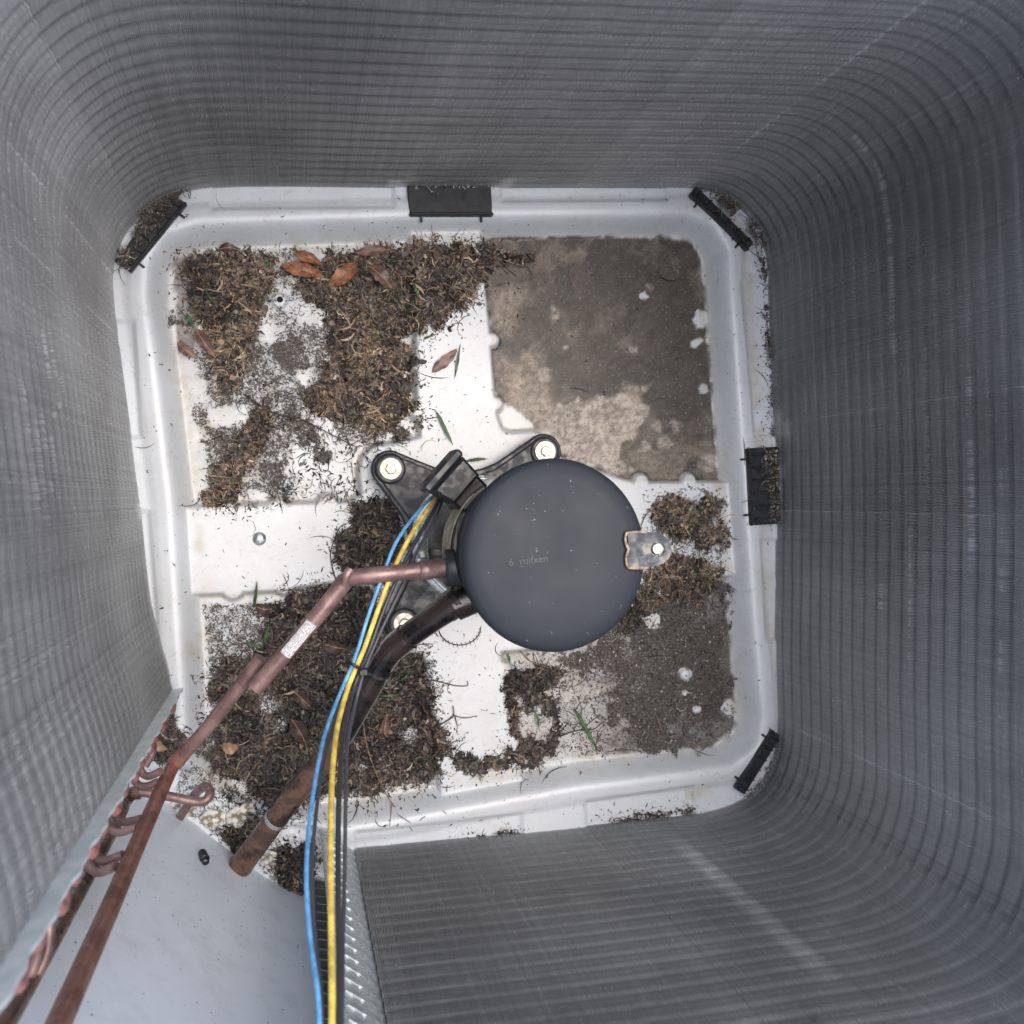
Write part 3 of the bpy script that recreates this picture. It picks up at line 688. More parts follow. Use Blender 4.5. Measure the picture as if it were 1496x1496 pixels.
# outer ring resampled to the same count as the hole
pp = np.vstack([w, w[:1]])[:, :2]; sgl = np.linalg.norm(np.diff(pp, axis=0), axis=1); cl_ = np.concatenate([[0], np.cumsum(sgl)])
ang0 = None
for k in range(nH):
    sL = cl_[-1] * k / nH; outer.append((np.interp(sL, cl_, pp[:, 0]), np.interp(sL, cl_, pp[:, 1])))
outer = sorted(outer, key=lambda q: math.atan2(q[1] - hc[1], q[0] - hc[0]))
V = []
for q in outer:
    a = math.atan2(q[1] - hc[1], q[0] - hc[0]); hx, hy = hc[0] + hr * math.cos(a), hc[1] + hr * math.sin(a)
    V += [(hx, hy, zt2 - .002), (hx, hy, zt2 + .0006), (q[0], q[1], zt2 + .0006), (q[0], q[1], zt2 - .002)]
Fc = []
for k in range(nH):
    k2 = (k + 1) % nH
    for j in range(4): Fc.append((4 * k + j, 4 * k2 + j, 4 * k2 + (j + 1) % 4, 4 * k + (j + 1) % 4))
TABM = mat('scuffed steel tab', rough=.55, metal=.1, build=b_mottle((.022, .03, .04), (.07, .085, .10), 75, (.4, .6), .2, c3=(.20, .19, .16)))
tab = MB().add(V, Fc).build('mounting_tab', TABM, comp, CB, smooth=30)
MB().lathe([(.0047, zt2 - .012), (.0047, zt2 - .004), (.0040, zt2 - .003), (.0030, zt2 - .003), (.0028, zt2 - .0045), (.0001, zt2 - .0045)], (hc[0] + .0012, hc[1] - .0003), 24).build('tab_bolt', BOLT, comp, CB)
wp = [P(x, y, zt2 + .0002) for x, y in ((945, 777), (919, 778), (914, 783), (914, 793), (918, 803), (915, 812), (916, 825), (922, 830), (948, 830))]
MB().tube(spline(wp, 4), .0011, 8).build('weld_bead', WELD, comp, CB)
# faint writing on the cap
fc = bpy.data.curves.new('w', 'FONT'); fc.body = '6  ruifxen'; fc.size = .0082; fc.align_x = 'CENTER'; fc.align_y = 'CENTER'; fc.extrude = 0
to = bpy.data.objects.new('w', fc); COL.objects.link(to); bpy.context.view_layer.update()
me = bpy.data.meshes.new_from_object(to.evaluated_get(bpy.context.evaluated_depsgraph_get())); bpy.data.objects.remove(to)
me.name = 'chalk_writing'; me.materials.clear(); me.materials.append(MARK)
wo = bpy.data.objects.new('chalk_writing', me); link(wo, comp)
q = P(772, 819, .3788); wo.location = tuple(q - CB); wo.rotation_euler = (0, 0, R(1))

# ------------------------------------------------------------------ copper pipes
# discharge line
b0 = P(340, 1010, .2)
dis = thing('discharge_pipe', 'pinkish brown copper discharge pipe bending left from the compressor collar to the header', 'pipe', (b0[0], b0[1], 0)); db = np.array([b0[0], b0[1], 0])
MB().tube(PP([(655, 829, .272), (648, 830, .272), (630, 832, .272), (628, 832, .272), (615, 833, .272), (613, 833, .272)]), [.0086, .0086, .0083, .0088, .0088, .0080], 20).build('swaged_joint', COP, dis, db)
MB().tube(spline(PP([(615, 833, .272), (580, 837, .272), (540, 841, .272), (518, 843, .270), (508, 846, .268), (499, 856, .265), (470, 892, .262), (440, 928, .258), (400, 974, .252), (372, 1006, .248)]), 5), .0072, 18).build('upper_run', COP, dis, db)
MB().tube(spline(PP([(512, 832, .274), (507, 840, .275), (503, 852, .272)]), 3), [.004] * 7, 12).build('elbow_crease', COP, dis, db)
MB().tube(spline(PP([(382, 962, .228), (352, 1000, .222), (320, 1042, .212), (290, 1078, .200), (268, 1102, .190)]), 5), .0062, 18).build('lower_run', COP, dis, db)
q0, q1 = P(457, 903, .268), P(416, 953, .262); d = (q1 - q0); L = np.linalg.norm(d); d /= L; up = CC - q0; up -= d * np.dot(up, d); up /= np.linalg.norm(up); sd_ = np.cross(d, up)
V = []; m_ = 9
a0, a1 = P(457, 908, .2605), P(418, 955, .2555)
for e in (a0, a1):
    for k in range(m_):
        an = R(-42 + 84 * k / (m_ - 1)); V.append(e + .0075 * (math.cos(an) * up + math.sin(an) * sd_))
MB().add(V, [(k, k + 1, m_ + k + 1, m_ + k) for k in range(m_ - 1)]).build('paper_sticker', STK, dis, db)
# header and feeders
hb = P(262, 1108, .19); hbz = np.array([hb[0], hb[1], 0])
hdr = thing('header_pipe', 'tall reddish brown copper header pipe leaning along the lower left corner', 'pipe', hbz)
MB().tube(PP([(270, 1100, .192), (262, 1108, .188), (254, 1116, .185), (252, 1119, .185), (240, 1144, .215), (200, 1235, .32), (160, 1328, .43), (120, 1418, .52), (75, 1520, .60), (50, 1580, .64)]), [.0064, .0070, .0072, .0062, .0064, .0066, .0067, .0067, .0067, .0067], 22).build('header_tube', COPR, hdr, hbz)
def feeders(pts, r=.0034):
    MB().tube(spline(PP(pts), 6), r, 12).build('feeder_tube', COP, hdr, hbz)
feeders([(197, 1088, .20), (200, 1102, .20), (204, 1123, .205), (216, 1134, .21), (236, 1126, .215)])
feeders([(188, 1096, .205), (191, 1112, .21), (198, 1142, .215), (212, 1149, .222), (231, 1142, .225)])
feeders([(162, 1146, .26), (164, 1162, .262), (167, 1189, .267), (180, 1201, .275), (206, 1196, .285)])
feeders([(149, 1164, .27), (151, 1181, .272), (157, 1204, .28), (172, 1216, .29), (200, 1209, .295)])
feeders([(131, 1196, .32), (134, 1214, .322), (138, 1245, .33), (151, 1258, .34), (180, 1249, .345)], .0036)
feeders([(119, 1214, .33), (122, 1234, .332), (127, 1260, .34), (143, 1274, .35), (170, 1265, .36)], .0036)
feeders([(67, 1302, .46), (70, 1330, .462), (72, 1360, .465), (68, 1392, .47), (50, 1424, .475), (5, 1446, .48), (-30, 1460, .485)], .0040)
feeders([(48, 1322, .47), (51, 1350, .472), (55, 1382, .475), (52, 1405, .48), (36, 1432, .485), (-5, 1456, .49), (-30, 1470, .49)], .0040)
feeders([(220, 1050, .12), (222, 1072, .12), (223, 1098, .125), (212, 1120, .13)], .0034)
# liquid header behind
lb = P(196, 1160, .05); lq = np.array([lb[0], lb[1], 0])
liq = thing('liquid_pipe', 'dark brown copper liquid pipe with a small hooked branch over the pan corner', 'pipe', lq)
MB().tube(spline(PP([(205, 1158, .09), (192, 1160, .09), (182, 1172, .10), (176, 1186, .13), (160, 1218, .19), (125, 1283, .29), (80, 1365, .40), (35, 1445, .49), (-10, 1525, .56)]), 5), .0066, 16).build('riser', SUCB, liq, lq)
MB().tube(spline(PP([(196, 1156, .09), (215, 1158, .09), (250, 1164, .09), (285, 1171, .09), (300, 1169, .09), (307, 1158, .085), (300, 1149, .07), (287, 1158, .05), (272, 1180, .02), (262, 1195, .0)]), 6), .0047, 14).build('hooked_branch', COP, liq, lq)
# suction line
sb = P(355, 1265, .0); sq = np.array([sb[0], sb[1], 0])
suc = thing('suction_pipe', 'thick dark suction pipe sloping from the compressor down to the lower left corner', 'pipe', sq)
MB().tube(spline(PP([(678, 875, .254), (662, 885, .25), (640, 899, .243), (612, 918, .232), (590, 934, .222), (572, 951, .212), (557, 972, .201), (545, 996, .190), (527, 1028, .174), (500, 1074, .150)]), 5), .0118, 24).build('upper_run', SUC, suc, sq)
MB().tube(PP([(674, 872, .254), (660, 884, .25), (652, 890, .247)]), [.0134, .0136, .0132], 24).build('brazed_joint', SUC, suc, sq)
MB().tube(spline(PP([(502, 1071, .152), (480, 1102, .132), (455, 1132, .110), (430, 1162, .088), (404, 1196, .062)]), 4), .0117, 22).build('middle_run', SUCB, suc, sq)
MB().tube(PP([(596, 929.5, .2247), (580, 942, .217), (572, 950, .2125)]), [.0128, .0129, .0125], 22).build('pipe_sleeve', SUC, suc, sq)
MB().tube(PP([(405, 1194.5, .0632), (402, 1198.5, .0605)]), .0124, 22).build('joint_ring', STEEL, suc, sq)
MB().tube(PP([(403, 1197, .0615), (385, 1220, .047), (370, 1240, .034), (356, 1259, .022), (352, 1264, .018)]), [.0117, .0122, .0125, .0127, .0135], 22).build('lower_run', SUCB, suc, sq)

# ------------------------------------------------------------------ wires
def wire(name, label, pts, r, m, group='wires running from the terminal box'):
    pts = PP(pts); b = pts[-1]; 
    return MB().tube(spline(pts, 8), r, 12).build(name, m, None, b, 60, label=label, category='wire', group=group)
WZ = [.215, .25, .262, .268, .27, .275, .30, .34, .40, .46, .52, .57, .60]
wire('blue_wire', 'light blue insulated wire, leftmost of the bundle from the terminal box', [(636, 722, .20), (614, 744, .235), (580, 790, .262), (556, 850, .272), (538, 900, .277), (524, 945, .28), (512, 978, .29), (498, 1010, .30), (478, 1062, .34), (466, 1110, .38), (456, 1170, .42), (449, 1240, .46), (448, 1300, .49), (453, 1370, .52), (463, 1440, .55), (467, 1500, .57), (468, 1560, .59)], .0016, BLUE)
wire('yellow_wire', 'bright yellow insulated wire running down beside the blue wire', [(640, 724, .20), (622, 748, .235), (592, 797, .262), (567, 852, .272), (549, 900, .277), (533, 945, .28), (519, 978, .29), (506, 1012, .30), (493, 1062, .34), (487, 1110, .38), (484, 1170, .42), (483, 1240, .46), (483, 1300, .49), (484, 1370, .52), (485, 1440, .55), (485, 1500, .57), (485, 1560, .59)], .0021, YEL)
wire('black_wire', 'black insulated wire hugging the right side of the yellow wire', [(643, 727, .20), (630, 752, .232), (602, 800, .256), (576, 854, .267), (557, 900, .272), (541, 945, .275), (526, 980, .285), (514, 1015, .295), (503, 1065, .335), (498, 1112, .375), (495, 1170, .415), (494, 1240, .45), (494, 1300, .48), (495, 1370, .51), (496, 1440, .54), (496, 1500, .56), (496, 1560, .58)], .0019, WBLK)
wire('thin_black_wire', 'thin dark wire strayed to the right of the bundle above the lower pan edge', [(647, 730, .20), (632, 765, .225), (606, 812, .245), (586, 860, .255), (562, 910, .262), (545, 948, .268), (531, 984, .275), (520, 1025, .28), (510, 1070, .31), (506, 1112, .34), (505, 1170, .38), (504, 1240, .41), (503, 1300, .44), (501, 1370, .48), (500, 1440, .52), (499, 1500, .54), (499, 1560, .56)], .0015, WGRY)
wire('grey_wire', 'dark grey wire running just right of the blue wire below the cable tie', [(528, 950, .262), (516, 985, .27), (505, 1015, .28), (486, 1062, .32), (474, 1110, .36), (464, 1170, .40), (457, 1240, .44), (456, 1300, .47), (460, 1370, .50), (468, 1440, .53), (471, 1500, .55), (472, 1560, .57)], .0015, WGRY)
tb = P(520, 975, .28)
tie = thing('cable_tie', 'black cable tie strapping the wire bundle to the dark suction pipe', 'cable tie', tb)
MB().tube(spline(PP([(507, 967, .292), (516, 971, .297), (526, 977, .295), (536, 983, .285), (548, 989, .26), (556, 992, .238), (566, 990, .225), (571, 984, .21)]), 5), .0014, 8).build('strap', BLK, tie, tb)
MB().tube(spline(PP([(507, 967, .292), (510, 976, .280), (522, 982, .272), (534, 980, .278)]), 5), .0014, 8).build('strap', BLK, tie, tb)
MB().box(P(531, 982, .292), (.0075, .0065, .005), bev=.001).build('tie_head', BLK, tie, tb)

# ------------------------------------------------------------------ litter
PAL = {'fluff': [((.45, .44, .42), 4), ((.25, .23, .21), 2), ((.04, .035, .03), 2)],
       'flake': [((.045, .036, .032), 5), ((.09, .068, .055), 4), ((.17, .12, .09), 1.5), ((.10, .09, .085), 3), ((.28, .20, .13), 1.2), ((.022, .02, .019), 4)],
       'brown': [((.30, .225, .15), 3), ((.20, .155, .11), 4), ((.11, .085, .065), 5), ((.042, .036, .032), 6), ((.016, .015, .014), 6), ((.46, .38, .27), 2.4), ((.19, .17, .15), 4), ((.09, .16, .06), .45), ((.30, .16, .08), .35)],
       'dark': [((.23, .19, .15), 1.8), ((.13, .105, .085), 3.5), ((.065, .054, .047), 5), ((.026, .023, .022), 7), ((.010, .010, .010), 7), ((.38, .32, .24), 1.4), ((.12, .118, .118), 3), ((.07, .14, .05), .5), ((.16, .09, .06), .5)],
       'grit': [((.16, .14, .12), 3), ((.05, .045, .04), 5), ((.42, .40, .36), 1.0), ((.10, .12, .07), .6)]}
def ribbons(cx, cy, cz, N, Lr, Wr, pal, tilt=.35, rng=RNG, near=None):
    K = 5
    a = rng.random(N) * 2 * np.pi; k = rng.normal(0, 1.9, N); L = Lr[0] + (Lr[1] - Lr[0]) * rng.random(N) ** 2.0; w_ = Wr[0] + (Wr[1] - Wr[0]) * rng.random(N) ** 2.2
    L = np.where(rng.random(N) < .30, L * .35, L); lg = rng.random(N) < .025; L = np.where(lg, .018 + .022 * rng.random(N), L); w_ = np.where(lg, .0011, w_); w_ = np.where(L < .007, w_ * 1.3 + .0006, w_)
    if near is not None: L = L * np.clip(.35 + near / 16, .35, 1)
    ti = rng.normal(0, tilt, N); roll = rng.normal(0, .7, N); s_ = np.linspace(-.5, .5, K)
    ang = a[:, None] + k[:, None] * s_; st = L[:, None] / (K - 1)
    x = np.cumsum(np.cos(ang) * st, 1); y = np.cumsum(np.sin(ang) * st, 1); x -= x[:, 2:3]; y -= y[:, 2:3]
    zz_ = np.tan(np.clip(ti, -.9, .9))[:, None] * s_ * L[:, None] * .5 + rng.normal(0, .08, (N, 1)) * L[:, None] * (s_ ** 2) * 4
    prof = np.array([.25, .85, 1, .8, .2]) * w_[:, None] / 2
    nx_, ny_ = -np.sin(ang), np.cos(ang); cr, sr = np.cos(roll)[:, None], np.sin(roll)[:, None]
    V = np.zeros((N, K, 2, 3))
    for j, sgn in enumerate((-1, 1)):
        V[:, :, j, 0] = cx[:, None] + x + sgn * prof * nx_ * cr; V[:, :, j, 1] = cy[:, None] + y + sgn * prof * ny_ * cr
        V[:, :, j, 2] = cz[:, None] + zz_ + sgn * prof * sr
    # keep above the pan
    gz = panz(V[..., 0], V[..., 1]) + .0006; V[..., 2] = np.maximum(V[..., 2], gz)
    bi = (np.arange(N)[:, None] * K + np.arange(K - 1)) * 2
    Fq = np.stack([bi, bi + 1, bi + 3, bi + 2], -1).reshape(-1, 4)
    cols, wt = zip(*PAL[pal]); cols = np.array(cols); wt = np.array(wt, float); ci = rng.choice(len(cols), N, p=wt / wt.sum())
    br = cols.mean(1); rank = np.argsort(np.argsort(br)); pt = fbm(cx * 1000, cy * 1000, 34, 7, 3)   # damp dark and dry pale tufts alternate
    ci2 = rng.choice(len(cols), N, p=wt / wt.sum()); pick_dark = rng.random(N) < sstep(.42, .62, pt) * .75; pick_lt = rng.random(N) < sstep(.52, .36, pt) * .5 if False else rng.random(N) < (1 - sstep(.34, .48, pt)) * .6
    ci = np.where(pick_dark & (br[ci2] < br[ci]), ci2, ci); ci = np.where(pick_lt & (br[ci2] > br[ci]), ci2, ci)
    c = cols[ci] * (.75 + .5 * rng.random((N, 1))); c = c * (.78 if pal == 'dark' else 1.0); C = np.repeat(c[:, None], K * 2, 1).reshape(-1, 3)
    return V.reshape(-1, 3), Fq, C
def litter(name, label, polys, n, pal, heap=.010, holes=(), rag=42, seed=1, zoff=0.0, cat='litter', Lr=(.004, .026), Wr=(.0004, .0030), bed=True):
    rng = np.random.default_rng(seed)
    pts = []; ds = []
    allp = [np.array(q, float) for q in polys]
    lo = np.min([q.min(0) for q in allp], 0) - 12; hi = np.max([q.max(0) for q in allp], 0) + 12
    def field(x, y):
        d = np.min([sdf(q, x, y) for q in allp], 0)
        d = d + (fbm(x, y, 22, seed * 7, 3) - .5) * rag
        if bed: d = d + (fbm(x, y, 7, seed * 5 + 1, 2) - .5) * 11 + 40 * np.maximum(fbm(x, y, 30, seed + 17, 4) - .60, 0) * 3
        for hx, hy, hr_ in holes: d = np.maximum(d, hr_ - np.hypot(x - hx, y - hy) + (fbm(x, y, 12, seed + 3, 2) - .5) * hr_ * 1.0)
        return d
    tot = 0
    while tot < n:
        x = rng.uniform(lo[0], hi[0], n * 3); y = rng.uniform(lo[1], hi[1], n * 3); d = field(x, y)
        ok = (d < 0) | (rng.random(len(d)) < .30 * np.exp(-np.maximum(d, 0) / 3.0))
        pts.append(np.stack([x[ok], y[ok]], 1)); ds.append(d[ok]); tot += ok.sum()
    pts = np.concatenate(pts)[:n]; ds = np.concatenate(ds)[:n]
    w = PA(pts, -.02); x, y = w[:, 0], w[:, 1]
    g = panz(x, y); hp = heap * np.clip(-ds / 22, 0.03, 1) * (.35 + 1.1 * fbm(pts[:, 0], pts[:, 1], 26, seed + 9, 3))
    z = g + .001 + zoff + hp * rng.random(n) ** .55
    V, Fq, C = ribbons(x, y, z, n, Lr, Wr, pal, rng=rng, near=np.maximum(-ds, 0) if bed else None)
    nfl = n // 34 if bed and n > 1300 and pal != 'grit' else 0     # torn leaf scraps
    if nfl:
        k0 = rng.choice(n, nfl); V3, F3, C3 = ribbons(x[k0], y[k0], z[k0] + .001, nfl, (.005, .014), (.003, .0085), 'flake', rng=rng)
    # lower layers get the older, darker stuff: picked by kind, not by shade
    parts = [(V, Fq, C)] + ([(V3, F3, C3)] if nfl else [])
    if bed:  # loose bits thinning out round the heap
        nl = n // 9; xx = rng.uniform(lo[0] - 10, hi[0] + 10, nl * 12); yy = rng.uniform(lo[1] - 10, hi[1] + 10, nl * 12); dd_ = field(xx, yy)
        ok = (dd_ > -2) & (rng.random(len(dd_)) < np.exp(-np.maximum(dd_, 0) / 9.0)); xx, yy = xx[ok][:nl], yy[ok][:nl]; w2 = PA(np.stack([xx, yy], 1), -.02)
        if len(xx): V4, F4, C4 = ribbons(w2[:, 0], w2[:, 1], panz(w2[:, 0], w2[:, 1]) + .0008 + zoff, len(xx), (.001, .008), (.0004, .0013), pal, rng=rng); parts.append((V4, F4, C4))
    if bed:  # crumbly compost heap under the fibres
        st = 2.2; bx, by = np.meshgrid(np.arange(lo[0], hi[0], st), np.arange(lo[1], hi[1], st), indexing='ij')
        fd = field(bx, by); wv = PA(np.stack([bx.ravel(), by.ravel()], 1), -.02); bw = wv.copy()
        hb_ = heap * .62 * np.clip(-fd.ravel() / 22, 0, 1) * (.35 + 1.1 * fbm(bx.ravel(), by.ravel(), 26, seed + 9, 3)) + .0022 * (rng.random(bx.size) - .5)
        bw[:, 2] = panz(bw[:, 0], bw[:, 1]) + .0004 + zoff + hb_ - .004 * (fd.ravel() > -1.5)
        m_, n__ = bx.shape; id_ = np.arange(bx.size).reshape(m_, n__)
        q = np.stack([id_[:-1, :-1], id_[:-1, 1:], id_[1:, 1:], id_[1:, :-1]], -1).reshape(-1, 4)
        keep = (fd.ravel()[q] < -3).all(1); q = q[keep]
        cc = np.array([.030, .024, .020]) * (.5 + 1.3 * rng.random((bx.size, 1)))
        used, inv = np.unique(q, return_inverse=True); parts.append((bw[used], inv.reshape(-1, 4)[:, ::-1], cc[used]))
    o = 0; VV, FF, CC_ = [], [], []
    for v_, f_, c_ in parts: VV.append(v_); FF.append(f_ + o); CC_.append(c_); o += len(v_)
    me = fastmesh(name, np.concatenate(VV), np.concatenate(FF), LIT, False, dict(tint=np.concatenate(CC_)))
    return link(bpy.data.objects.new(name, me), None, label=label, category=cat, kind='stuff')
litter('leaf_litter', 'heap of brown dead grass and leaf bits in the upper left pocket of the pan', [
    [(262, 385), (300, 368), (350, 360), (400, 372), (408, 400), (395, 430), (392, 450), (378, 480), (366, 520), (352, 560), (330, 575), (312, 545), (300, 515), (296, 490), (275, 440)],
    [(400, 372), (440, 382), (520, 362), (560, 356), (650, 352), (715, 355), (775, 372), (735, 385), (700, 420), (672, 455), (648, 480), (610, 500), (606, 560), (612, 620), (590, 640), (540, 630), (500, 615), (455, 600), (440, 580), (478, 540), (480, 490), (476, 460), (440, 440), (420, 400)]],
    19000, 'brown', .013, [(410, 432, 17), (425, 405, 10)], 24, 3)
litter('leaf_litter', 'narrow brown clump of dead grass against the left wall above the left channel', [[(372, 600), (398, 610), (385, 650), (360, 690), (350, 720), (360, 738), (300, 742), (292, 725), (318, 680), (345, 640)]], 3200, 'brown', .009, (), 18, 5)
litter('leaf_litter', 'scattered thin dead stems across the middle of the upper left pocket', [[(330, 560), (440, 580), (520, 640), (600, 645), (520, 700), (520, 735), (400, 735), (420, 640), (340, 590)]], 650, 'dark', .002, (), 60, 8, Lr=(.004, .020), Wr=(.0005, .0016), bed=False)
litter('leaf_litter', 'dark dead grass between the left channel and the compressor foot', [[(515, 740), (545, 720), (575, 735), (590, 790), (570, 860), (520, 850), (490, 820), (486, 790), (505, 765)]], 3800, 'dark', .010, (), 18, 12)
litter('leaf_litter', 'large dark wet heap of mulch in the lower left pocket under the pipes', [
    [(395, 880), (440, 862), (500, 850), (545, 862), (560, 900), (575, 950), (620, 950), (632, 1000), (634, 1050), (660, 1085), (650, 1130), (600, 1150), (540, 1165), (500, 1160), (440, 1180), (400, 1190), (345, 1150), (312, 1120), (302, 1050), (303, 990), (330, 965), (365, 955), (390, 920)]],
    21000, 'dark', .014, [(392, 1030, 14), (412, 1062, 12), (528, 1126, 9), (598, 1080, 12), (375, 1010, 8)], 20, 15)
litter('leaf_litter', 'dark twiggy band of litter joining the lower channel to the bottom rim', [[(640, 1095), (672, 1100), (735, 1108), (742, 1090), (752, 1085), (745, 1045), (738, 1000), (742, 985), (770, 975), (800, 972), (828, 985), (822, 1000), (800, 1012), (818, 1030), (822, 1070), (812, 1105), (770, 1125), (730, 1122), (700, 1128), (668, 1120)]],
    3800, 'dark', .008, [(785, 1062, 26), (735, 1090, 5), (700, 1098, 12)], 16, 19)
litter('leaf_litter', 'reddish brown clump of dead moss on the right channel beside the steel tab', [[(960, 735), (1000, 725), (1052, 728), (1060, 770), (1056, 800), (1020, 800), (985, 790), (960, 770), (950, 750)], [(950, 820), (985, 812), (1055, 830), (1060, 870), (1000, 880), (960, 890), (920, 912), (925, 880), (945, 850)]], 5200, 'brown', .009, [(968, 868, 5)], 24, 23)
litter('leaf_litter', 'black mulch spilling at the foot of the corner panel by the slotted sheet', [[(395, 1245), (440, 1225), (462, 1235), (458, 1290), (446, 1312), (415, 1296)]], 2200, 'dark', .012, (), 12, 27)
litter('leaf_litter', 'small dead stems and bits heaped under the left end plate of the coil', [[(232, 1040), (250, 1032), (262, 1060), (275, 1082), (262, 1100), (235, 1110), (215, 1095), (228, 1065)]], 1400, 'dark', .008, (), 14, 31)
litter('leaf_litter', 'stringy black litter running along the pan corner beside the suction pipe end', [[(330, 1160), (352, 1168), (380, 1190), (372, 1215), (352, 1240), (338, 1250), (325, 1215), (352, 1195), (335, 1175)]], 1000, 'dark', .006, (), 18, 33)
litter('leaf_litter', 'grey grit and stems packed behind the upper left corner clip', [[(180, 385), (205, 335), (235, 300), (270, 288), (240, 330), (205, 372), (190, 392)]], 2200, 'grit', .004, (), 8, 35, zoff=.009, Lr=(.003, .010), Wr=(.0005, .0022))
litter('leaf_litter', 'grey grit packed behind the upper right corner clip', [[(1025, 287), (1058, 300), (1085, 325), (1102, 362), (1085, 348), (1050, 315)]], 1500, 'grit', .004, (), 8, 37, zoff=.009, Lr=(.003, .009), Wr=(.0005, .0022))
litter('leaf_litter', 'grey crumbs lying on the black clip of the right pan edge', [[(1104, 662), (1124, 660), (1130, 764), (1112, 766)]], 500, 'grit', .002, (), 5, 36, zoff=.009, Lr=(.002, .008), Wr=(.0005, .002), bed=False)
litter('leaf_litter', 'pale fluff and grit packed behind the thin lower right clip', [[(1078, 1160), (1108, 1128), (1130, 1078), (1135, 1090), (1116, 1136), (1088, 1168)]], 700, 'fluff', .004, (), 4, 38, zoff=.004, Lr=(.002, .007), Wr=(.0005, .0018), bed=False)
litter('leaf_litter', 'few pale crumbs along the back of the upper middle clip', [[(600, 277), (718, 277), (719, 284), (600, 284)]], 110, 'fluff', .001, (), 3, 48, zoff=.008, Lr=(.001, .005), Wr=(.0004, .0012), bed=False)
litter('leaf_litter', 'dark crumbs caught along the right pan edge against the fins', [[(1100, 375), (1112, 400), (1122, 520), (1126, 640), (1119, 640), (1112, 500), (1104, 410)]], 900, 'grit', .003, (), 5, 39, Lr=(.002, .008), Wr=(.0005, .002))
litter('leaf_litter', 'strip of dark soil along the lower pan edge against the fins', [[(880, 1193), (930, 1185), (1008, 1177), (1012, 1184), (960, 1192), (890, 1202)], [(660, 1216), (755, 1209), (757, 1215), (665, 1222)]], 900, 'dark', .003, (), 5, 41, Lr=(.002, .007), Wr=(.0005, .002))
litter('leaf_litter', 'fine grey crumbs strewn over the lower right pocket of the pan', [[(760, 955), (880, 920), (940, 880), (1062, 870), (1078, 1060), (1040, 1092), (830, 1112), (820, 1020)]], 3000, 'grit', .0012, (), 40, 43, Lr=(.0010, .0048), Wr=(.0005, .0016), bed=False)
litter('leaf_litter', 'black wood chips lying under the right rim of the compressor cap', [[(915, 900), (938, 870), (945, 882), (935, 915), (912, 935), (905, 920)]], 800, 'dark', .006, (), 10, 45)
litter('leaf_litter', 'tiny specks sprinkled over the white rims and channels of the pan', [[(180, 300), (1110, 290), (1125, 1150), (500, 1230), (250, 1150)]], 1100, 'dark', .0006, (), 10, 47, Lr=(.0010, .0055), Wr=(.0003, .0011), bed=False)

# ------------------------------------------------------------------ single leaves, blades, twigs
def b_leaf(c1, c2):
    return b_mottle(c1, c2, 90, (.3, .5), .35)
LM = {'orange': mat('orange brown dead leaf', rough=.35, build=b_leaf((.17, .065, .035), (.42, .20, .10))), 'pink': mat('pinkish brown dead leaf', rough=.4, build=b_leaf((.10, .06, .05), (.25, .16, .13))),
      'darkb': mat('dark brown dead leaf', rough=.45, build=b_leaf((.045, .03, .024), (.10, .07, .055))), 'tan': mat('tan dead leaf', rough=.5, build=b_leaf((.26, .17, .10), (.42, .28, .17))),
      'green': mat('fresh green blade', rough=.45, build=b_leaf((.04, .09, .035), (.11, .20, .09))), 'rib': mat('leaf rib', (.35, .2, .12), .6)}
def leaf(label, x0, y0, x1, y1, wid, m, lift=.010, curl=.35, cat='leaf', name='leaf', zb=None):
    a, b = P(x0, y0, -.018), P(x1, y1, -.018)
    for q in (a, b): q[2] = (float(panz(q[0], q[1])) + .001 if zb is None else zb)
    L = np.linalg.norm((b - a)[:2]); d = (b - a) / np.linalg.norm(b - a); n = np.array([-d[1], d[0], 0]); n /= np.linalg.norm(n)
    K = 13; V = []; wm = wid / 2 * .00078; rr = random.Random(int(x0 * 7 + y0))
    ph = rr.random() * 6
    for i in range(K):
        f = i / (K - 1); w_ = wm * (math.sin(math.pi * f ** .85) ** .8 if 0 < f < 1 else .02)
        c = a * (1 - f) + b * f + np.array([0, 0, lift * (.45 + .55 * math.sin(math.pi * f))]) + n * wm * .25 * math.sin(f * 3 + ph)
        eg = [1 + .22 * math.sin(i * 1.9 + ph * 3 + e_) * (rr.random() * .9) for e_ in (0, 2.1)]
        for j in (-1, -.5, 0, .5, 1):
            V.append(c + n * w_ * j * (1 - .15 * abs(j)) * (eg[0] if j < 0 else eg[1]) + np.array([0, 0, curl * w_ * abs(j) ** 1.5 + .0011 * math.sin(f * 11 + j * 3 + ph) * abs(j)]))
    Fc = [(5 * i + j, 5 * i + j + 1, 5 * i + 6 + j, 5 * i + 5 + j) for i in range(K - 1) for j in range(4)]
    nv = len(V); V2 = V + [v - np.array([0, 0, .0004]) for v in V]; Fc += [tuple(nv + k for k in q[::-1]) for q in Fc]
    base = (a + b) / 2; base[2] = min(a[2], b[2])
    t_ = thing(name, label, cat, base)
    MB().add(V2, Fc).build('leaf_blade', LM[m], t_, base, 70)
    if wid > 10: MB().tube([V[5 * i + 2] + np.array([0, 0, .0002]) for i in range(K)], .00045, 5).build('midrib', LM['rib'] if m != 'green' else LM['green'], t_, base)
    return t_
leaf('glossy orange brown dead leaf lying over the round drain hole in the upper left pocket', 412, 383, 474, 406, 24, 'orange', .017)
leaf('smaller orange dead leaf tucked above the glossy orange leaf at the rim', 430, 366, 470, 386, 18, 'orange', .018)
leaf('orange oval dead leaf with a green fleck, pointing up and right', 481, 416, 523, 382, 27, 'orange', .018)
leaf('pinkish brown dead leaf half buried right of the orange oval leaf', 537, 390, 577, 419, 24, 'pink', .017)
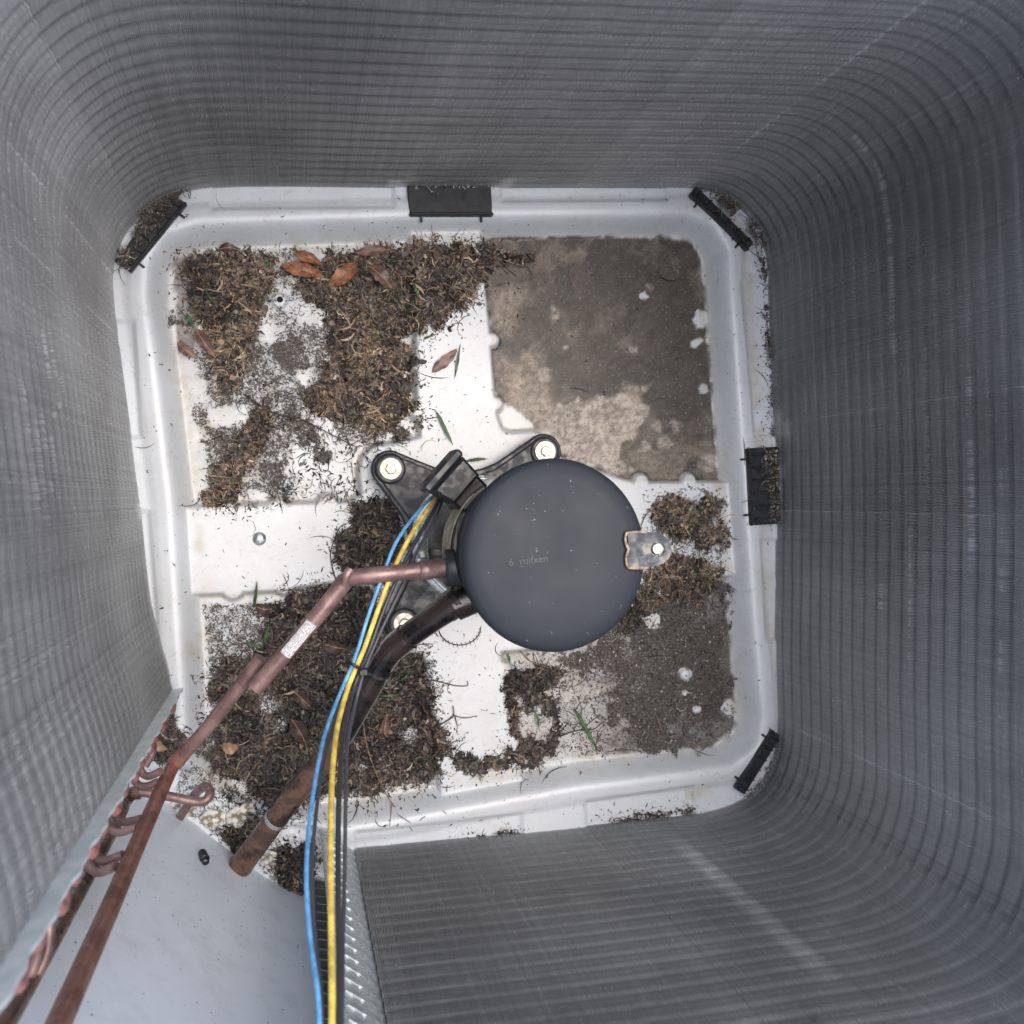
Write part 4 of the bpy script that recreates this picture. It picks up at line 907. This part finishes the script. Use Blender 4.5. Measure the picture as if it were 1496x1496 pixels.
leaf('long dull pink leaf lying along the upper rim', 520, 368, 572, 362, 18, 'pink', .016)
leaf('small red brown leaf lying on the white upper channel', 633, 546, 666, 508, 19, 'pink', .003, .15)
leaf('folded brown leaf at the left edge of the upper left heap', 288, 478, 312, 522, 20, 'pink', .015)
leaf('dull brown leaf on the speckled left wall of the upper left pocket', 257, 498, 288, 520, 17, 'pink', .006)
leaf('wide dark brown wet leaf in the lower left heap beside the wires', 425, 1052, 448, 1092, 26, 'darkb', .017)
leaf('upright reddish dead leaf in the lower left heap right of the wires', 556, 1080, 568, 1045, 17, 'pink', .018)
leaf('dark wet leaf beside the white sticker on the copper pipe', 470, 935, 508, 952, 22, 'darkb', .018)
leaf('black curled leaf at the upper end of the lower left pocket', 372, 886, 397, 890, 18, 'darkb', .010)
leaf('tan pointed leaf caught below the coil end plate', 226, 1072, 250, 1086, 15, 'tan', .014)
leaf('curled tan leaf at the left of the lower left heap', 322, 1092, 350, 1088, 20, 'tan', .018)
leaf('dark wet leaf lying across the middle of the lower left heap', 425, 1010, 462, 1040, 20, 'darkb', .018)
leaf('black beetle shaped leaf scrap at the upper rim of the left pocket', 318, 363, 350, 362, 15, 'darkb', .010)
GB = [('long bright green grass blade lying alone in the lower right pocket', 842, 1036, 880, 1102, 8, .003), ('green grass blade standing at the lower left channel edge', 370, 890, 376, 848, 7, .012), ('green grass blade beside the red leaf on the white channel', 664, 552, 673, 502, 5, .003),
      ('broken green grass blade above the terminal cover', 636, 600, 662, 650, 7, .004), ('green grass blade against the left wall of the upper left pocket', 272, 455, 282, 476, 8, .008), ('curved green blade at the left of the copper sticker', 385, 945, 392, 912, 8, .014),
      ('green blade near the left edge of the lower left heap', 356, 940, 384, 946, 7, .012), ('green blade crossing the lower left heap right of the wires', 552, 1016, 588, 1012, 5, .020), ('slanting green blade below the suction pipe', 583, 996, 602, 978, 5, .020),
      ('green tuft blade beneath the discharge pipe bottom', 332, 1024, 344, 1040, 10, .016), ('dark green blade on the upper litter near the channel', 600, 405, 612, 446, 6, .018), ('green blade tip behind the compressor foot plate', 680, 674, 712, 670, 7, .004),
      ('pale green blade on the edge of the upper litter', 602, 500, 640, 488, 5, .006), ('short green blade standing under the compressor cap', 738, 950, 746, 972, 6, .004), ('green blade over the lower litter band', 785, 1040, 790, 1068, 5, .006), ('thin green blade in the upper left heap', 296, 420, 318, 450, 5, .018)]
for lb_, x0, y0, x1, y1, w_, lf in GB: leaf(lb_, x0, y0, x1, y1, w_ * .8, 'green', lf, .7, 'grass blade', 'grass_blade')
TW = mat('dead twig', rough=.7, build=b_mottle((.10, .07, .05), (.24, .18, .13), 200, (.6, .8), .3)); TWD = mat('black twig', rough=.7, build=b_mottle((.025, .02, .018), (.08, .06, .05), 200, (.6, .8), .3))
def twig(label, runs, m=TW, r=.0009):
    base = P(runs[0][0][0], runs[0][0][1], -.02); base[2] = float(panz(base[0], base[1]))
    t_ = thing('twig', label, 'twig', base)
    for i, run in enumerate(runs):
        pts = []
        for q in run:
            w = P(q[0], q[1], -.02); w[2] = float(panz(w[0], w[1])) + r + (q[2] if len(q) > 2 else .002); pts.append(w)
        sp2 = spline(pts, 5); k = 1 if i == 0 else .65
        MB().tube(sp2, [r * k * (1 - .5 * j / len(sp2)) for j in range(len(sp2))], 7).build('stem' if i == 0 else 'side_shoot', m, t_, base)
twig('thin brown twig running from the lower left heap over the bottom rim', [[(528, 1040, .016), (536, 1090, .016), (552, 1135, .014), (572, 1172, .006), (600, 1206, .004)], [(572, 1172, .006), (566, 1196, .004)], [(580, 1182, .006), (596, 1192, .003)]])
twig('black twig crossing the specks in the upper left pocket', [[(355, 575, .006), (375, 588, .004), (398, 602, .004), (440, 612, .004), (480, 632, .005), (520, 652, .004)], [(398, 602), (385, 592), (352, 588)]], TWD, .0010)
twig('forked twig with peeled white bits at the top of the mud pocket', [[(720, 372, .004), (745, 380, .003), (770, 388, .003)], [(732, 376), (748, 392), (760, 402)], [(725, 375), (745, 398)]], TW, .0012)
twig('kinked black twig on the lower white channel', [[(628, 992, .004), (645, 996, .002), (665, 1001, .001), (682, 1001, .001), (682, 994, .002)]], TWD, .0008)
twig('dark twig reaching from the lower left heap across the white channel', [[(625, 1070, .006), (655, 1050, .003), (662, 1042, .003), (661, 1030, .002)], [(662, 1044), (678, 1048), (696, 1045)], [(664, 1046), (668, 1062)]], TWD, .0010)
twig('thin bent twig beside the left channel end', [[(492, 850, .006), (486, 832, .003), (483, 805, .003), (495, 772, .003), (505, 765, .004)]], TWD, .0008)
twig('long thin stem in the lower right pocket near the band of litter', [[(820, 1078, .003), (845, 1070, .002), (870, 1068, .002), (886, 1056, .002)], [(850, 1070), (880, 1046)]], TWD, .0008)
twig('crooked stem beside the compressor cap bottom in the lower right pocket', [[(762, 952, .002), (778, 968, .002), (800, 976, .002), (826, 990, .003)]], TW, .0008)
twig('brown stem on the silt of the lower right pocket', [[(962, 1048, .003), (968, 1062, .002), (972, 1078, .002)], [(964, 1050), (976, 1060)]], TW, .0010)
# crescent of frayed black fibre left by the suction pipe
a_ = []
for k in range(15):
    an = R(150 + 200 * k / 14 * .85); a_.append((671 + 31 * math.cos(R(168 - 168 * k / 14)), 915 + 27 * math.sin(R(168 - 168 * k / 14))))
twig('bristly black crescent of fibre on the white channel below the compressor', [[(x, y, .001) for x, y in a_]] + [[(x - 1, y - 3, .001), (x, y, .001), (x + 1, y + 4, .001)] for x, y in a_[1:-1]], TWD, .0007)
# chalky lumps at the pan corner
for lb_, x, y, r in (('largest chalky white lump at the pan corner beside the suction pipe end', 350, 1196, .016), ('yellowish chalky lump with a tuft of moss against the corner panel', 308, 1200, .012), ('smooth white lump under the hooked copper branch', 268, 1182, .013), ('small white lump between the suction pipe end and the black mulch', 398, 1258, .011)):
    rr = random.Random(int(x)); w = P(x, y, -.01); V = []; n_, m_ = 9, 16
    for i in range(n_ + 1):
        for k in range(m_):
            th_ = math.pi * i / n_; ph = 2 * math.pi * k / m_; q = r * (.25 + 1.5 * float(fbm(np.array([math.cos(ph) * math.sin(th_) * 1.3 + x]), np.array([math.sin(ph) * math.sin(th_) * 1.3 + math.cos(th_) * .7]), .9, 5, 4)[0]))
            V.append((w[0] + q * 1.15 * math.sin(th_) * math.cos(ph), w[1] + q * .9 * math.sin(th_) * math.sin(ph), -.016 + .36 * q * math.cos(th_)))
    MB().add(V, [(i * m_ + k, (i + 1) * m_ + k, (i + 1) * m_ + (k + 1) % m_, i * m_ + (k + 1) % m_) for i in range(n_) for k in range(m_)]).build('chalk_lump', STONE, None, (w[0], w[1], -.02), 80, label=lb_, category='lump')

# black plug stuck on the corner panel
d_ = CR @ np.array([(298 - 748) / F_PX, -(1252 - 748) / F_PX, -1.0]); pn = np.array([.7295, .6839, 0]); p0 = np.array([-.315, -.344, 0]) + pn * .004
q = CC + d_ * (np.dot(p0 - CC, pn) / np.dot(d_, pn)); up_ = np.array([.25, -.27, .93]); up_ /= np.linalg.norm(up_)
MB().tube([q - up_ * .010, q - up_ * .009, q + up_ * .004, q + up_ * .005, q + up_ * .010, q + up_ * .011], [.0030, .0040, .0050, .0038, .0034, .0020], 16).build('rubber_plug', BLK, None, q, label='small black rubber plug clinging to the pale corner panel', category='plug')
